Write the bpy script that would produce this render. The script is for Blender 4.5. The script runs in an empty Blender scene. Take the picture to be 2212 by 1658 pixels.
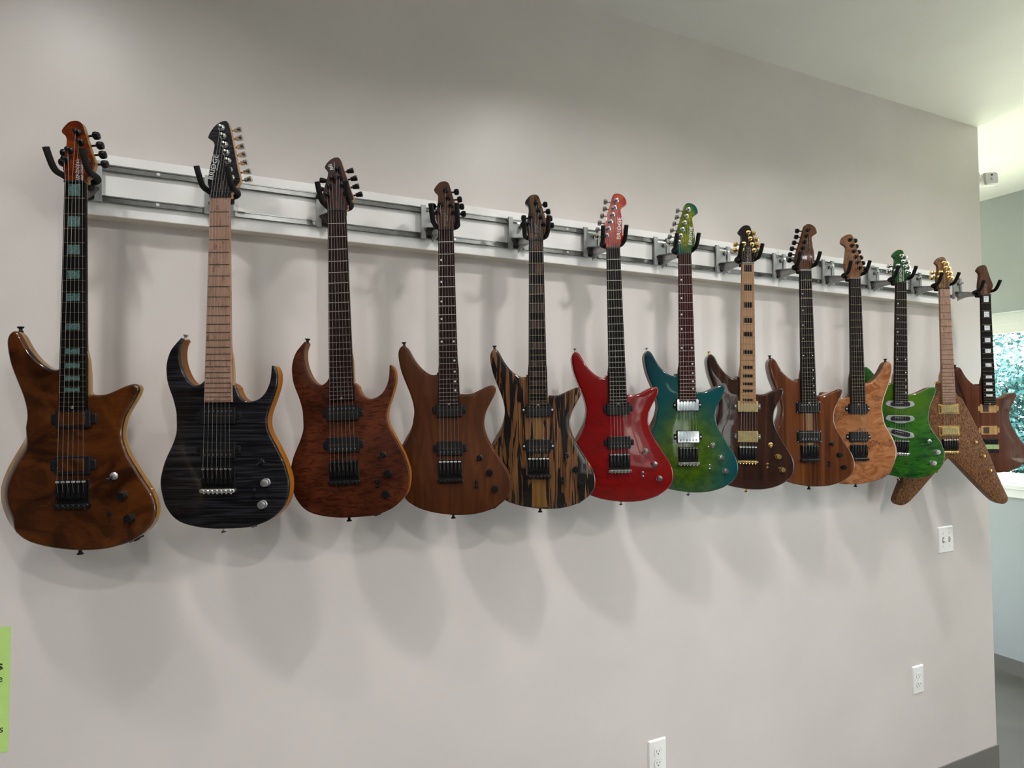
import bpy, bmesh, math, random
from mathutils import Vector, Matrix
from mathutils.geometry import tessellate_polygon
random.seed(7)
SC = bpy.context.scene
COL = SC.collection
# ------------------------------------------------------------------ camera
FPX = 1350.0
TH = math.radians(24.9); PH = math.atan(0.0363); ROLL = 0.004
CAM = Vector((0, -1.821, 1.76))
F0 = Vector((math.sin(TH), math.cos(TH), 0)); R0 = Vector((math.cos(TH), -math.sin(TH), 0)); UP = Vector((0, 0, 1))
FW = F0 * math.cos(PH) + UP * math.sin(PH)
U0 = R0.cross(FW)
RT = (R0 - ROLL * U0).normalized(); UU = (U0 + ROLL * R0).normalized()
cd = bpy.data.cameras.new('camera'); cam = bpy.data.objects.new('camera', cd); COL.objects.link(cam)
cd.sensor_width = 36; cd.lens = 36 * FPX / 2212; cd.clip_start = 0.02
M = Matrix.Identity(4)
for i in range(3):
    M[i][0] = RT[i]; M[i][1] = UU[i]; M[i][2] = -FW[i]; M[i][3] = CAM[i]
cam.matrix_world = M
SC.camera = cam
def ray(px, py): return FW + (px - 1106) / FPX * RT - (py - 829) / FPX * UU
def on_plane(px, py, p, n):
    d = ray(px, py); return CAM + d * ((p - CAM).dot(n) / d.dot(n))
def ony(px, py, y): return on_plane(px, py, Vector((0, y, 0)), Vector((0, 1, 0)))
# ------------------------------------------------------------------ world, sun, exposure
SC.view_settings.view_transform = 'Standard'; SC.view_settings.look = 'None'
SC.view_settings.gamma = 1; SC.view_settings.exposure = 0.2; SC.view_settings.use_curve_mapping = False
w = bpy.data.worlds.new('sky'); SC.world = w; w.use_nodes = True
nt = w.node_tree; bg = nt.nodes['Background']
bg.inputs[0].default_value = (0.86, 0.95, 1.0, 1); bg.inputs[1].default_value = 8.0
sd = bpy.data.lights.new('sun', 'SUN'); sd.energy = 54.0; sd.angle = 0.02; sd.color = (1, 0.96, 0.88)
so = bpy.data.objects.new('sun', sd); COL.objects.link(so)
so.rotation_euler = Vector((0.35, -0.25, 0.90)).to_track_quat('Z', 'Y').to_euler()
LAMPS = [(-0.50, -0.90, 7.5), (1.20, -1.05, 11), (2.88, -1.00, 8.5)] + [(x, y, 21) for y in (-2.7, -4.05) for x in (-1.4, 0.3, 2.0, 3.7)]
LAMP_SPREAD = (math.radians(146), math.radians(165))
CEIL = 3.155
# ------------------------------------------------------------------ materials
MATS = {}
def nodes(name):
    m = bpy.data.materials.new(name); m.use_nodes = True
    return m, m.node_tree, m.node_tree.nodes['Principled BSDF']
def setp(b, rough, metal, coat, spec=0.5):
    b.inputs['Roughness'].default_value = rough; b.inputs['Metallic'].default_value = metal
    b.inputs['Coat Weight'].default_value = coat; b.inputs['Coat Roughness'].default_value = 0.03
    b.inputs['Specular IOR Level'].default_value = spec
def N(t, kind, **kw):
    n = t.nodes.new(kind)
    for k, v in kw.items(): setattr(n, k, v)
    return n
def noise(t, scale_vec, scale=1.0, detail=3, dist=0.0, rough=0.5, gen='Object', rot=(0, 0, 0)):
    tc = N(t, 'ShaderNodeTexCoord'); mp = N(t, 'ShaderNodeMapping'); mp.inputs['Scale'].default_value = scale_vec
    mp.inputs['Rotation'].default_value = rot
    n = N(t, 'ShaderNodeTexNoise'); n.inputs['Scale'].default_value = scale; n.inputs['Detail'].default_value = detail
    n.inputs['Distortion'].default_value = dist; n.inputs['Roughness'].default_value = rough
    t.links.new(tc.outputs[gen], mp.inputs[0]); t.links.new(mp.outputs[0], n.inputs['Vector'])
    return n.outputs['Fac']
def ramp(t, fac, stops, interp='LINEAR'):
    r = N(t, 'ShaderNodeValToRGB'); e = r.color_ramp.elements; r.color_ramp.interpolation = interp
    while len(e) < len(stops): e.new(0.5)
    for k, (p, c) in enumerate(stops):
        e[k].position = p; e[k].color = (*c, 1)
    t.links.new(fac, r.inputs[0]); return r.outputs[0]
def mix(t, a, b, fac, mode='MIX'):
    m = N(t, 'ShaderNodeMix', data_type='RGBA', blend_type=mode)
    if isinstance(fac, float): m.inputs[0].default_value = fac
    else: t.links.new(fac, m.inputs[0])
    for i, v in ((6, a), (7, b)):
        if isinstance(v, tuple): m.inputs[i].default_value = (*v, 1)
        else: t.links.new(v, m.inputs[i])
    return m.outputs[2]
def bump(t, b, fac, strength, dist=0.001):
    n = N(t, 'ShaderNodeBump'); n.inputs['Strength'].default_value = strength; n.inputs['Distance'].default_value = dist
    t.links.new(fac, n.inputs['Height']); t.links.new(n.outputs[0], b.inputs['Normal'])
def plain(name, col, rough=0.5, metal=0.0, coat=0.0, spec=0.5, var=0.12):
    if name in MATS: return MATS[name]
    m, t, b = nodes(name); setp(b, rough, metal, coat, spec)
    f = noise(t, (1, 1, 1), 60, 2)
    lo = tuple(c * (1 - var) for c in col); hi = tuple(min(1, c * (1 + var)) for c in col)
    t.links.new(ramp(t, f, [(0.3, lo), (0.7, hi)]), b.inputs['Base Color'])
    MATS[name] = m; return m
def wood(name, grain, gscale=(70, 70, 5), fig=None, fscale=(8, 8, 90), fdist=0.6, fmix=0.6, rough=0.35, coat=0.0,
         gdist=0.4, edge=None, extra=None, gdetail=4, spec=0.5, k=0.45, tint=(1, 1, 1)):
    """grain: ramp stops along the fibre noise; fig: ramp stops of a multiply figure; edge: (colour, cx, cz, rx, rz) burst"""
    if name in MATS: return MATS[name]
    m, t, b = nodes(name); setp(b, rough, 0, coat, spec * (0.4 if coat else 0.45))
    def deep(c):                      # denser, more saturated version of a sampled wood tone
        l = sum(c) / 3; return tuple(max(0.0012, (l + (v - l) * 1.25) * k) for v in c)
    grain = [(0.5 + (p - 0.5) * 0.6, tuple(v * w_ for v, w_ in zip(deep(c), tint))) for p, c in grain]
    if edge: edge = [(deep(e[0]),) + tuple(e[1:]) for e in edge]
    c = ramp(t, noise(t, gscale, 1, gdetail, gdist), grain)
    if fig:
        fc = ramp(t, noise(t, fscale, 1, 2.5, fdist), fig)
        c = mix(t, c, fc, fmix, 'MULTIPLY')
    if edge:
        for (ec, cx, cz, rx, rz, p0, p1) in edge:
            tc = N(t, 'ShaderNodeTexCoord'); mp = N(t, 'ShaderNodeMapping')
            mp.inputs['Location'].default_value = (-cx / rx, 0, -cz / rz); mp.inputs['Scale'].default_value = (1 / rx, 0, 1 / rz)
            g = N(t, 'ShaderNodeVectorMath', operation='LENGTH')
            t.links.new(tc.outputs['Object'], mp.inputs[0]); t.links.new(mp.outputs[0], g.inputs[0])
            mr = N(t, 'ShaderNodeMapRange'); mr.inputs[1].default_value = p0; mr.inputs[2].default_value = p1
            mr.interpolation_type = 'SMOOTHSTEP'
            t.links.new(g.outputs['Value'], mr.inputs[0]); c = mix(t, c, ec, mr.outputs[0])
    if extra: c = extra(t, c)
    t.links.new(c, b.inputs['Base Color']); MATS[name] = m; return m
BLK = plain('black_metal', (0.006, 0.006, 0.0065), 0.32, 0.0, 0, 0.3)
BLKM = plain('black_plastic', (0.007, 0.007, 0.008), 0.45, 0, 0, 0.25)
FOAM = plain('black_foam', (0.012, 0.012, 0.012), 0.8, 0, 0, 0.25)
CHR = plain('chrome', (0.75, 0.75, 0.76), 0.12, 1.0)
CHRP = plain('chrome_cover', (0.62, 0.62, 0.64), 0.05, 1.0)
STL = plain('brushed_steel', (0.55, 0.56, 0.57), 0.36, 0.75)
RAIL = plain('rail_steel', (0.19, 0.195, 0.195), 0.28, 0.85)
ZINC = plain('zinc_plate', (0.33, 0.345, 0.35), 0.45, 0.3)
GUNM = plain('dark_steel', (0.17, 0.165, 0.16), 0.33, 0.85)
GOLD = plain('gold', (0.88, 0.62, 0.24), 0.25, 1.0)
GLDP = plain('gold_cover', (0.86, 0.68, 0.34), 0.28, 1.0)
NICK = plain('nickel_fret', (0.62, 0.58, 0.50), 0.28, 1.0)
GFRT = plain('gold_fret', (0.75, 0.60, 0.33), 0.25, 1.0)
STRG = plain('string_wire', (0.36, 0.345, 0.33), 0.5, 0.9)
ALU = plain('satin_aluminium', (0.62, 0.62, 0.63), 0.32, 0.9)
WHT = plain('white_plastic', (0.80, 0.80, 0.79), 0.35, var=0.02)
WDOT = plain('pearl_dot', (0.62, 0.62, 0.62), 0.25)
DDOT = plain('dark_dot', (0.16, 0.09, 0.06), 0.4)
LOGOW = plain('white_ink', (0.72, 0.74, 0.75), 0.4)
LOGOG = plain('grey_ink', (0.20, 0.17, 0.16), 0.4)
LOGOK = plain('black_ink', (0.03, 0.02, 0.018), 0.5)
SILV = plain('silver_leaf', (0.75, 0.74, 0.70), 0.25, 0.6, var=0.35)
CAV = wood('routed_wood', [(0.3, (0.42, 0.27, 0.14)), (0.7, (0.55, 0.38, 0.21))], rough=0.7, k=0.78)
CAVD = plain('cavity_dark', (0.055, 0.03, 0.02), 0.8)
TAPE = plain('green_tape', (0.30, 0.42, 0.17), 0.6)
EBO = wood('ebony', [(0.3, (0.006, 0.0055, 0.006)), (0.75, (0.012, 0.010, 0.0095))], rough=0.42, spec=0.25)
ROSE = wood('rosewood', [(0.25, (0.010, 0.005, 0.0045)), (0.55, (0.032, 0.012, 0.010)), (0.8, (0.060, 0.022, 0.017))], (260, 260, 5), rough=0.42, spec=0.25)
PURP = wood('red_rosewood', [(0.25, (0.025, 0.006, 0.006)), (0.55, (0.065, 0.014, 0.014)), (0.8, (0.11, 0.025, 0.022))], (260, 260, 5), rough=0.42, spec=0.25)
DKRW = wood('dark_brown_board', [(0.25, (0.008, 0.006, 0.005)), (0.6, (0.020, 0.013, 0.010)), (0.85, (0.036, 0.022, 0.016))], (260, 260, 5), rough=0.42, spec=0.25)
MAPB = wood('birdseye_maple', [(0.3, (0.36, 0.235, 0.18)), (0.7, (0.45, 0.30, 0.235))], (120, 120, 14), fig=[(0.30, (0.55, 0.42, 0.36)), (0.42, (1, 1, 1))], fscale=(120, 120, 60), fmix=0.8, rough=0.4, k=0.78)
MAPL = wood('maple_board', [(0.3, (0.31, 0.185, 0.11)), (0.7, (0.43, 0.27, 0.165))], (320, 320, 8), rough=0.4, k=0.78)
MNEK = wood('maple_neck', [(0.3, (0.52, 0.33, 0.20)), (0.7, (0.62, 0.42, 0.27))], (90, 90, 6), rough=0.45, k=0.78)
BNEK = wood('brown_neck', [(0.3, (0.10, 0.045, 0.025)), (0.7, (0.17, 0.08, 0.04))], (90, 90, 6), rough=0.45)
TAN = wood('tan_back', [(0.3, (0.34, 0.19, 0.07)), (0.7, (0.50, 0.31, 0.13))], (80, 80, 6), rough=0.3, coat=0.6, k=0.6)
ORNG = wood('orange_back', [(0.3, (0.42, 0.16, 0.045)), (0.7, (0.52, 0.22, 0.07))], (80, 80, 5), rough=0.45, k=0.52)
MAHO = wood('mahogany_back', [(0.3, (0.20, 0.075, 0.035)), (0.7, (0.28, 0.115, 0.055))], (90, 90, 6), rough=0.4)
NATB = wood('natural_back', [(0.3, (0.25, 0.14, 0.07)), (0.7, (0.34, 0.20, 0.11))], (90, 90, 6), rough=0.35, coat=0.5)
ABAL = None
def abalone():
    m, t, b = nodes('abalone'); setp(b, 0.15, 0.2, 0.6)
    c = ramp(t, noise(t, (1, 1, 1), 110, 1.5, 4.0), [(0.30, (0.008, 0.015, 0.022)), (0.40, (0.030, 0.105, 0.108)), (0.48, (0.15, 0.29, 0.23)), (0.54, (0.010, 0.028, 0.05)), (0.62, (0.16, 0.27, 0.27)), (0.72, (0.02, 0.05, 0.08))])
    t.links.new(c, b.inputs['Base Color']); return m
ABAL = abalone()
def pearl():
    m, t, b = nodes('mother_of_pearl'); setp(b, 0.2, 0.0, 0.6)
    c = ramp(t, noise(t, (1, 1, 1), 55, 2, 3.0), [(0.3, (0.30, 0.32, 0.38)), (0.5, (0.62, 0.66, 0.70)), (0.7, (0.75, 0.78, 0.80))])
    t.links.new(c, b.inputs['Base Color']); return m
PERL = pearl()
# tops
KOA = wood('koa_top', [(0.22, (0.038, 0.014, 0.007)), (0.42, (0.105, 0.040, 0.017)), (0.60, (0.160, 0.062, 0.026)), (0.85, (0.23, 0.095, 0.038))], (8, 8, 10), gdist=1.9, gdetail=5,
           fig=[(0.3, (0.55, 0.5, 0.45)), (0.7, (1, 1, 1))], fscale=(30, 30, 120), fmix=0.5, tint=(1.0, 0.88, 0.85), rough=0.25, coat=1.0)
KOAH = wood('koa_head', [(0.25, (0.10, 0.022, 0.010)), (0.5, (0.23, 0.058, 0.022)), (0.8, (0.33, 0.11, 0.04))], (20, 20, 30), gdist=1.2,
            fig=[(0.35, (0.45, 0.4, 0.4)), (0.6, (1, 1, 1))], fscale=(25, 25, 240), fmix=0.7, tint=(1.12, 0.82, 0.72), rough=0.25, coat=0.30)
CHAR = wood('charcoal_flame', [(0.30, (0.006, 0.006, 0.008)), (0.50, (0.018, 0.018, 0.022)), (0.75, (0.052, 0.052, 0.060))], (7, 7, 210), gdist=0.9, gdetail=2, rough=0.3, coat=0.6)
CHARH = wood('charcoal_head', [(0.35, (0.006, 0.006, 0.008)), (0.52, (0.03, 0.03, 0.036)), (0.75, (0.09, 0.09, 0.10))], (12, 12, 330), gdist=0.9, gdetail=2, rough=0.3, coat=0.6)
QUIL = wood('brown_quilt', [(0.3, (0.085, 0.028, 0.013)), (0.7, (0.155, 0.058, 0.028))], (10, 10, 10), gdist=0.5,
            fig=[(0.40, (0.32, 0.28, 0.26)), (0.50, (0.95, 0.95, 0.95)), (0.75, (1.2, 1.2, 1.2))], fscale=(38, 38, 135), fdist=1.3, fmix=0.85, tint=(1.12, 0.82, 0.72), rough=0.42, coat=0.1)
QHED = wood('purple_brown_head', [(0.3, (0.062, 0.024, 0.022)), (0.7, (0.115, 0.050, 0.044))], (60, 60, 12), rough=0.45)
WALN = wood('walnut_top', [(0.25, (0.095, 0.038, 0.014)), (0.5, (0.135, 0.058, 0.022)), (0.8, (0.185, 0.085, 0.034))], (28, 28, 4), gdist=1.6, gdetail=6, tint=(1.12, 0.82, 0.72), rough=0.5, k=0.40,
            fig=[(0.3, (0.75, 0.72, 0.7)), (0.6, (1, 1, 1))], fscale=(160, 160, 8), fmix=0.6)
WALH = wood('walnut_head', [(0.25, (0.125, 0.060, 0.034)), (0.8, (0.20, 0.105, 0.065))], (60, 60, 5), rough=0.5)
def moon_extra(t, c):
    f = noise(t, (34, 34, 3.6), 1, 2, 1.8)
    k = ramp(t, f, [(0.465, (0, 0, 0)), (0.495, (1, 1, 1))])
    f2 = noise(t, (95, 95, 2.2), 1, 1, 2.6)
    k2 = ramp(t, f2, [(0.37, (0, 0, 0)), (0.42, (1, 1, 1))])
    c = mix(t, (0.007, 0.006, 0.006), c, k)
    return mix(t, (0.012, 0.008, 0.006), c, k2)
MOON = wood('black_and_tan_ebony', [(0.25, (0.14, 0.075, 0.036)), (0.5, (0.235, 0.135, 0.070)), (0.8, (0.34, 0.215, 0.118))], (60, 60, 3), gdist=1.0, tint=(1.05, 0.9, 0.85), rough=0.25, k=0.52, coat=1.0, extra=moon_extra)
MOONC = wood('tan_centre_strip', [(0.3, (0.25, 0.135, 0.055)), (0.7, (0.36, 0.21, 0.095))], (120, 120, 3), rough=0.25, coat=1.0)
MOONB = wood('moon_inlay', [(0.35, (0.03, 0.02, 0.016)), (0.65, (0.17, 0.10, 0.065))], (140, 140, 4), rough=0.4)
RED = wood('red_quilt', [(0.3, (0.30, 0.012, 0.006)), (0.7, (0.38, 0.030, 0.007))], (30, 30, 30), rough=0.22, coat=1.0,
           fig=[(0.38, (0.62, 0.5, 0.5)), (0.52, (1, 1, 1))], fscale=(26, 26, 95), fdist=1.4, fmix=0.7,
           edge=[((0.30, 0.003, 0.008), 0.01, 0.15, 0.20, 0.27, 0.25, 0.95)])
REDH = wood('red_quilt_head', [(0.3, (0.42, 0.020, 0.008)), (0.7, (0.60, 0.12, 0.018))], (40, 40, 40), rough=0.22, k=0.62, coat=0.30,
            fig=[(0.40, (0.45, 0.32, 0.3)), (0.52, (1, 1, 1))], fscale=(60, 60, 130), fdist=2.5, fmix=0.8)
TEAL = wood('green_teal_burst', [(0.3, (0.060, 0.125, 0.016)), (0.7, (0.115, 0.20, 0.028))], (30, 30, 30), rough=0.2, k=0.5, coat=1.0,
            fig=[(0.38, (0.6, 0.65, 0.65)), (0.52, (1, 1, 1))], fscale=(24, 24, 60), fdist=1.6, fmix=0.6,
            edge=[((0.008, 0.105, 0.115), 0.0, 0.13, 0.19, 0.26, 0.28, 0.85), ((0.004, 0.050, 0.075), 0.0, 0.15, 0.21, 0.30, 0.65, 1.15)])
TEALH = wood('green_teal_head', [(0.3, (0.13, 0.19, 0.012)), (0.7, (0.34, 0.36, 0.035))], (50, 50, 50), rough=0.2, k=0.6, coat=0.30,
             fig=[(0.40, (0.35, 0.45, 0.35)), (0.54, (1, 1, 1))], fscale=(60, 60, 110), fdist=3, fmix=0.85,
             edge=[((0.006, 0.11, 0.075), 0.008, 0.885, 0.046, 0.105, 0.45, 0.95)])
ZIRI = wood('dark_rosewood_top', [(0.25, (0.018, 0.009, 0.006)), (0.5, (0.046, 0.022, 0.013)), (0.75, (0.080, 0.042, 0.026))], (48, 48, 2.2), gdist=0.8, gdetail=5, tint=(1.12, 0.82, 0.72), rough=0.25, coat=1.0)
ZIRH = wood('dark_head', [(0.3, (0.014, 0.007, 0.006)), (0.7, (0.030, 0.014, 0.011))], (48, 48, 4), rough=0.25, coat=0.30)
STRP = wood('striped_brown_top', [(0.25, (0.050, 0.018, 0.008)), (0.42, (0.13, 0.052, 0.022)), (0.60, (0.21, 0.092, 0.040)), (0.8, (0.28, 0.14, 0.068))], (34, 34, 1.1), gdist=0.5, gdetail=4, tint=(1.12, 0.82, 0.72), rough=0.25, coat=1.0)
STRH = wood('striped_brown_head', [(0.25, (0.10, 0.036, 0.018)), (0.5, (0.22, 0.095, 0.048)), (0.8, (0.34, 0.17, 0.095))], (60, 60, 3), gdist=0.6, rough=0.5, coat=0.05)
CSTR = wood('pale_centre_strip', [(0.3, (0.30, 0.17, 0.085)), (0.7, (0.44, 0.28, 0.16))], (120, 120, 4), rough=0.3, coat=1.0)
def burl_extra(t, c):
    tc = N(t, 'ShaderNodeTexCoord'); v = N(t, 'ShaderNodeTexVoronoi'); v.inputs['Scale'].default_value = 190
    t.links.new(tc.outputs['Object'], v.inputs['Vector'])
    k = ramp(t, v.outputs['Distance'], [(0.30, (1, 1, 1)), (0.42, (0, 0, 0))])
    reg = ramp(t, noise(t, (17, 17, 17), 1, 1, 0.3), [(0.58, (0, 0, 0)), (0.64, (1, 1, 1))])
    f = mix(t, (0, 0, 0), k, reg)
    sm = mix(t, c, (0.13, 0.045, 0.022), mix(t, (0, 0, 0), reg, 0.35))
    return mix(t, sm, (0.055, 0.016, 0.010), f)
BURL = wood('burl_top', [(0.25, (0.30, 0.135, 0.062)), (0.5, (0.44, 0.225, 0.115)), (0.8, (0.56, 0.325, 0.185))], (13, 13, 26), gdist=2.5, gdetail=5, tint=(1.05, 0.92, 0.9), k=0.62, rough=0.25, coat=1.0, extra=burl_extra)
BURH = wood('burl_head', [(0.25, (0.26, 0.115, 0.055)), (0.8, (0.44, 0.23, 0.125))], (30, 30, 40), gdist=2, rough=0.25, k=0.62, coat=0.30)
GREN = wood('green_quilt', [(0.3, (0.018, 0.098, 0.016)), (0.7, (0.045, 0.155, 0.018))], (12, 12, 12), rough=0.25, k=0.72, coat=0.8,
            fig=[(0.36, (0.28, 0.38, 0.3)), (0.55, (1, 1, 1)), (0.75, (1.4, 1.3, 1.3))], fscale=(22, 22, 105), fdist=1.2, fmix=0.85,
            edge=[((0.075, 0.165, 0.012), 0.02, 0.32, 0.16, 0.10, 1.0, 0.3)])
GREH = wood('green_head', [(0.3, (0.012, 0.075, 0.020)), (0.7, (0.035, 0.135, 0.030))], (50, 50, 60), gdist=1.5, rough=0.25, k=0.65, coat=0.30)
VTOP = wood('textured_brown_top', [(0.30, (0.085, 0.038, 0.018)), (0.5, (0.165, 0.088, 0.045)), (0.72, (0.275, 0.16, 0.09))], (230, 230, 130), gdist=0.8, gdetail=4, tint=(1.0, 0.93, 0.9), k=0.72, rough=0.45, coat=0.15)
VHED = wood('textured_tan_head', [(0.30, (0.17, 0.09, 0.042)), (0.72, (0.36, 0.22, 0.12))], (200, 200, 90), gdist=0.8, rough=0.5, k=0.7)
UNFI = wood('cedar_brown_top', [(0.25, (0.085, 0.030, 0.013)), (0.5, (0.145, 0.056, 0.024)), (0.8, (0.20, 0.085, 0.038))], (75, 75, 1.2), gdist=0.4, gdetail=3, tint=(1.12, 0.82, 0.72), rough=0.4, coat=0.3)
UNFH = wood('cedar_brown_head', [(0.3, (0.115, 0.045, 0.024)), (0.75, (0.19, 0.085, 0.045))], (75, 75, 4), rough=0.45)
def wallmat(name, col, rough=0.45, bs=0.12):
    m, t, b = nodes(name); setp(b, rough, 0, 0, 0.5)
    f = noise(t, (1, 1, 1), 2.5, 4)
    t.links.new(ramp(t, f, [(0.35, tuple(c * 0.97 for c in col)), (0.65, tuple(c * 1.03 for c in col))]), b.inputs['Base Color'])
    bump(t, b, noise(t, (1, 1, 1), 260, 2), bs, 0.0008)
    return m
WALL = wallmat('greige_wall_paint', (0.612, 0.570, 0.552), 0.36)
DARKW = wallmat('unseen_dark_wall', (0.055, 0.055, 0.058), 0.6)  # unseen walls, darkened to keep reflections and bounce off the guitars
CEILM = wallmat('ceiling_paint', (0.80, 0.79, 0.77), 0.5, 0.05)
WALLR = wallmat('cool_grey_wall', (0.38, 0.415, 0.43), 0.45)  # even tone, cooler and darker than the guitar wall
BASEM = wallmat('grey_vinyl_base', (0.155, 0.148, 0.14), 0.5, 0.05)
TRIM = wallmat('white_trim_paint', (0.82, 0.82, 0.80), 0.35, 0.02)
BOARD = wallmat('white_melamine', (0.86, 0.86, 0.86), 0.30, 0.01)
EDGEB = wallmat('beige_board_edge', (0.76, 0.72, 0.63), 0.5, 0.01)
def floormat():
    m, t, b = nodes('polished_concrete'); setp(b, 0.3, 0, 0)
    a = ramp(t, noise(t, (1, 1, 1), 1.7, 6, 1.0), [(0.3, (0.07, 0.065, 0.058)), (0.55, (0.105, 0.098, 0.09)), (0.8, (0.145, 0.137, 0.125))])
    t.links.new(a, b.inputs['Base Color']); return m
CONC = floormat()
# ------------------------------------------------------------------ mesh helpers
class MB:
    def __init__(s): s.v = []; s.f = []
    def add(s, vs, fs):
        o = len(s.v); s.v += [tuple(v) for v in vs]; s.f += [tuple(i + o for i in f) for f in fs]; return s
    def box(s, a, b, bev=0.0):
        x0, y0, z0 = (min(a[i], b[i]) for i in range(3)); x1, y1, z1 = (max(a[i], b[i]) for i in range(3))
        if bev <= 0:
            return s.add([(x0, y0, z0), (x1, y0, z0), (x1, y1, z0), (x0, y1, z0), (x0, y0, z1), (x1, y0, z1), (x1, y1, z1), (x0, y1, z1)],
                         [(3, 2, 1, 0), (4, 5, 6, 7), (0, 1, 5, 4), (1, 2, 6, 5), (2, 3, 7, 6), (3, 0, 4, 7)])
        q = rrect(x0, x1, z0, z1, bev, 3); q2 = rrect(x0 + bev * .5, x1 - bev * .5, z0 + bev * .5, z1 - bev * .5, bev * .7, 3)
        return s.loft([[(x, y0, z) for x, z in q2], [(x, y0 + bev * .5, z) for x, z in q], [(x, y1, z) for x, z in q]])
    def loft(s, rings, cap0=True, cap1=True):
        n = len(rings[0]); vs = [p for r in rings for p in r]; fs = []
        for k in range(len(rings) - 1):
            for i in range(n):
                j = (i + 1) % n; fs.append((k * n + i, k * n + j, (k + 1) * n + j, (k + 1) * n + i))
        if cap0: fs += [t for t in tess(rings[0], 0)]
        if cap1: fs += [t for t in tess(rings[-1], (len(rings) - 1) * n)]
        return s.add(vs, fs)
    def prism(s, pts, y0, y1):
        return s.loft([[(x, y0, z) for x, z in pts], [(x, y1, z) for x, z in pts]])
    def tube(s, path, r, n=10, caps=True):
        P = [Vector(p) for p in path]; rings = []
        t0 = (P[1] - P[0]).normalized(); a = t0.orthogonal().normalized()
        for i, p in enumerate(P):
            t = ((P[min(i + 1, len(P) - 1)] - P[i]).normalized() + (P[i] - P[max(i - 1, 0)]).normalized())
            t = t.normalized() if t.length > 1e-9 else t0
            a = (a - t * a.dot(t)).normalized(); b = t.cross(a)
            rr = r[i] if isinstance(r, (list, tuple)) else r
            rings.append([p + rr * (math.cos(2 * math.pi * k / n) * a + math.sin(2 * math.pi * k / n) * b) for k in range(n)])
        o = len(s.v); nn = n
        vs = [v for rg in rings for v in rg]; fs = []
        for k in range(len(rings) - 1):
            for i in range(nn):
                j = (i + 1) % nn; fs.append((k * nn + i, k * nn + j, (k + 1) * nn + j, (k + 1) * nn + i))
        if caps: fs += [tuple(range(nn))[::-1], tuple(range((len(rings) - 1) * nn, len(rings) * nn))]
        return s.add(vs, fs)
    def lathe(s, base, axis, prof, n=16):
        """prof: list of (distance along axis, radius)"""
        A = Vector(axis).normalized(); return s.tube([Vector(base) + A * max(d, 0) + A * 1e-6 * i for i, (d, r) in enumerate(prof)], [max(r, 1e-5) for d, r in prof], n)
def tess(ring, off):
    tri = tessellate_polygon([[Vector(p) for p in ring]])
    return [tuple(off + i for i in t) for t in tri]
def rrect(x0, x1, z0, z1, r, n=4):
    r = min(r, (x1 - x0) / 2 - 1e-5, (z1 - z0) / 2 - 1e-5); out = []
    for cx, cz, a0 in ((x1 - r, z1 - r, 0), (x0 + r, z1 - r, 90), (x0 + r, z0 + r, 180), (x1 - r, z0 + r, 270)):
        for k in range(n + 1):
            a = math.radians(a0 + 90 * k / n); out.append((cx + r * math.cos(a), cz + r * math.sin(a)))
    return out
def mesh(name, mb, mat, smooth=True):
    me = bpy.data.meshes.new(name); me.from_pydata(mb.v, [], mb.f)
    bm = bmesh.new(); bm.from_mesh(me); bmesh.ops.recalc_face_normals(bm, faces=bm.faces[:])
    if smooth:
        for e in bm.edges:
            e.smooth = not (len(e.link_faces) == 2 and e.calc_face_angle(0) > 0.6)
        for f in bm.faces: f.smooth = True
    bm.to_mesh(me); bm.free(); me.materials.append(mat); return me
def obj(name, mb, mat, parent=None, smooth=True, label=None):
    me = mb if isinstance(mb, bpy.types.Mesh) else mesh(name, mb, mat, smooth)
    o = bpy.data.objects.new(name, me); COL.objects.link(o)
    if parent: o.parent = parent
    if label: o['label'] = label
    return o
def tag(o, label, cat, group=None):
    o['label'] = label; o['category'] = cat
    if group: o['group'] = group
    return o
def empty(name, loc):
    o = bpy.data.objects.new(name, None); COL.objects.link(o); o.location = loc; o.empty_display_size = 0.05; return o
def struct(o, label=None):
    o['kind'] = 'structure'
    if label: o['label'] = label
    return o
TXT = {}
def text(name, s, size, mat, parent, m, align='CENTER', shear=0.0, offset=0.0, ext=0.00015):
    key = (s, size, align, mat.name, offset)
    if key not in TXT:
        c = bpy.data.curves.new('txt', 'FONT'); c.body = s; c.size = size; c.align_x = align; c.align_y = 'CENTER'
        c.extrude = ext; c.offset = offset; c.resolution_u = 2
        t = bpy.data.objects.new('txt', c); COL.objects.link(t)
        dg = bpy.context.evaluated_depsgraph_get(); me = bpy.data.meshes.new_from_object(t.evaluated_get(dg))
        bpy.data.objects.remove(t); me.materials.clear(); me.materials.append(mat); TXT[key] = me
    o = obj(name, TXT[key], mat, parent); o.matrix_local = m; return o
def tmat(x, y, z, vertical=True, sx=1.0, rot=0.0):
    m = Matrix.Identity(4)
    X, Y = ((0, 0, 1), (-1, 0, 0)) if vertical else ((1, 0, 0), (0, 0, 1))
    if rot:
        q = Matrix.Rotation(rot, 3, 'Y'); X = tuple(q @ Vector(X)); Y = tuple(q @ Vector(Y))
    for i in range(3):
        m[i][0] = X[i] * sx; m[i][1] = Y[i]; m[i][2] = (0, -1, 0)[i]; m[i][3] = (x, y, z)[i]
    return m
def catmull(pts, sub=3):
    n = len(pts); out = []
    for i in range(n):
        p0, p1, p2, p3 = (Vector(pts[(i + k) % n]) for k in (-1, 0, 1, 2))
        for k in range(sub):
            t = k / sub
            out.append(0.5 * ((2 * p1) + (p2 - p0) * t + (2 * p0 - 5 * p1 + 4 * p2 - p3) * t * t + (3 * p1 - p0 - 3 * p2 + p3) * t ** 3))
    return out
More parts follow.
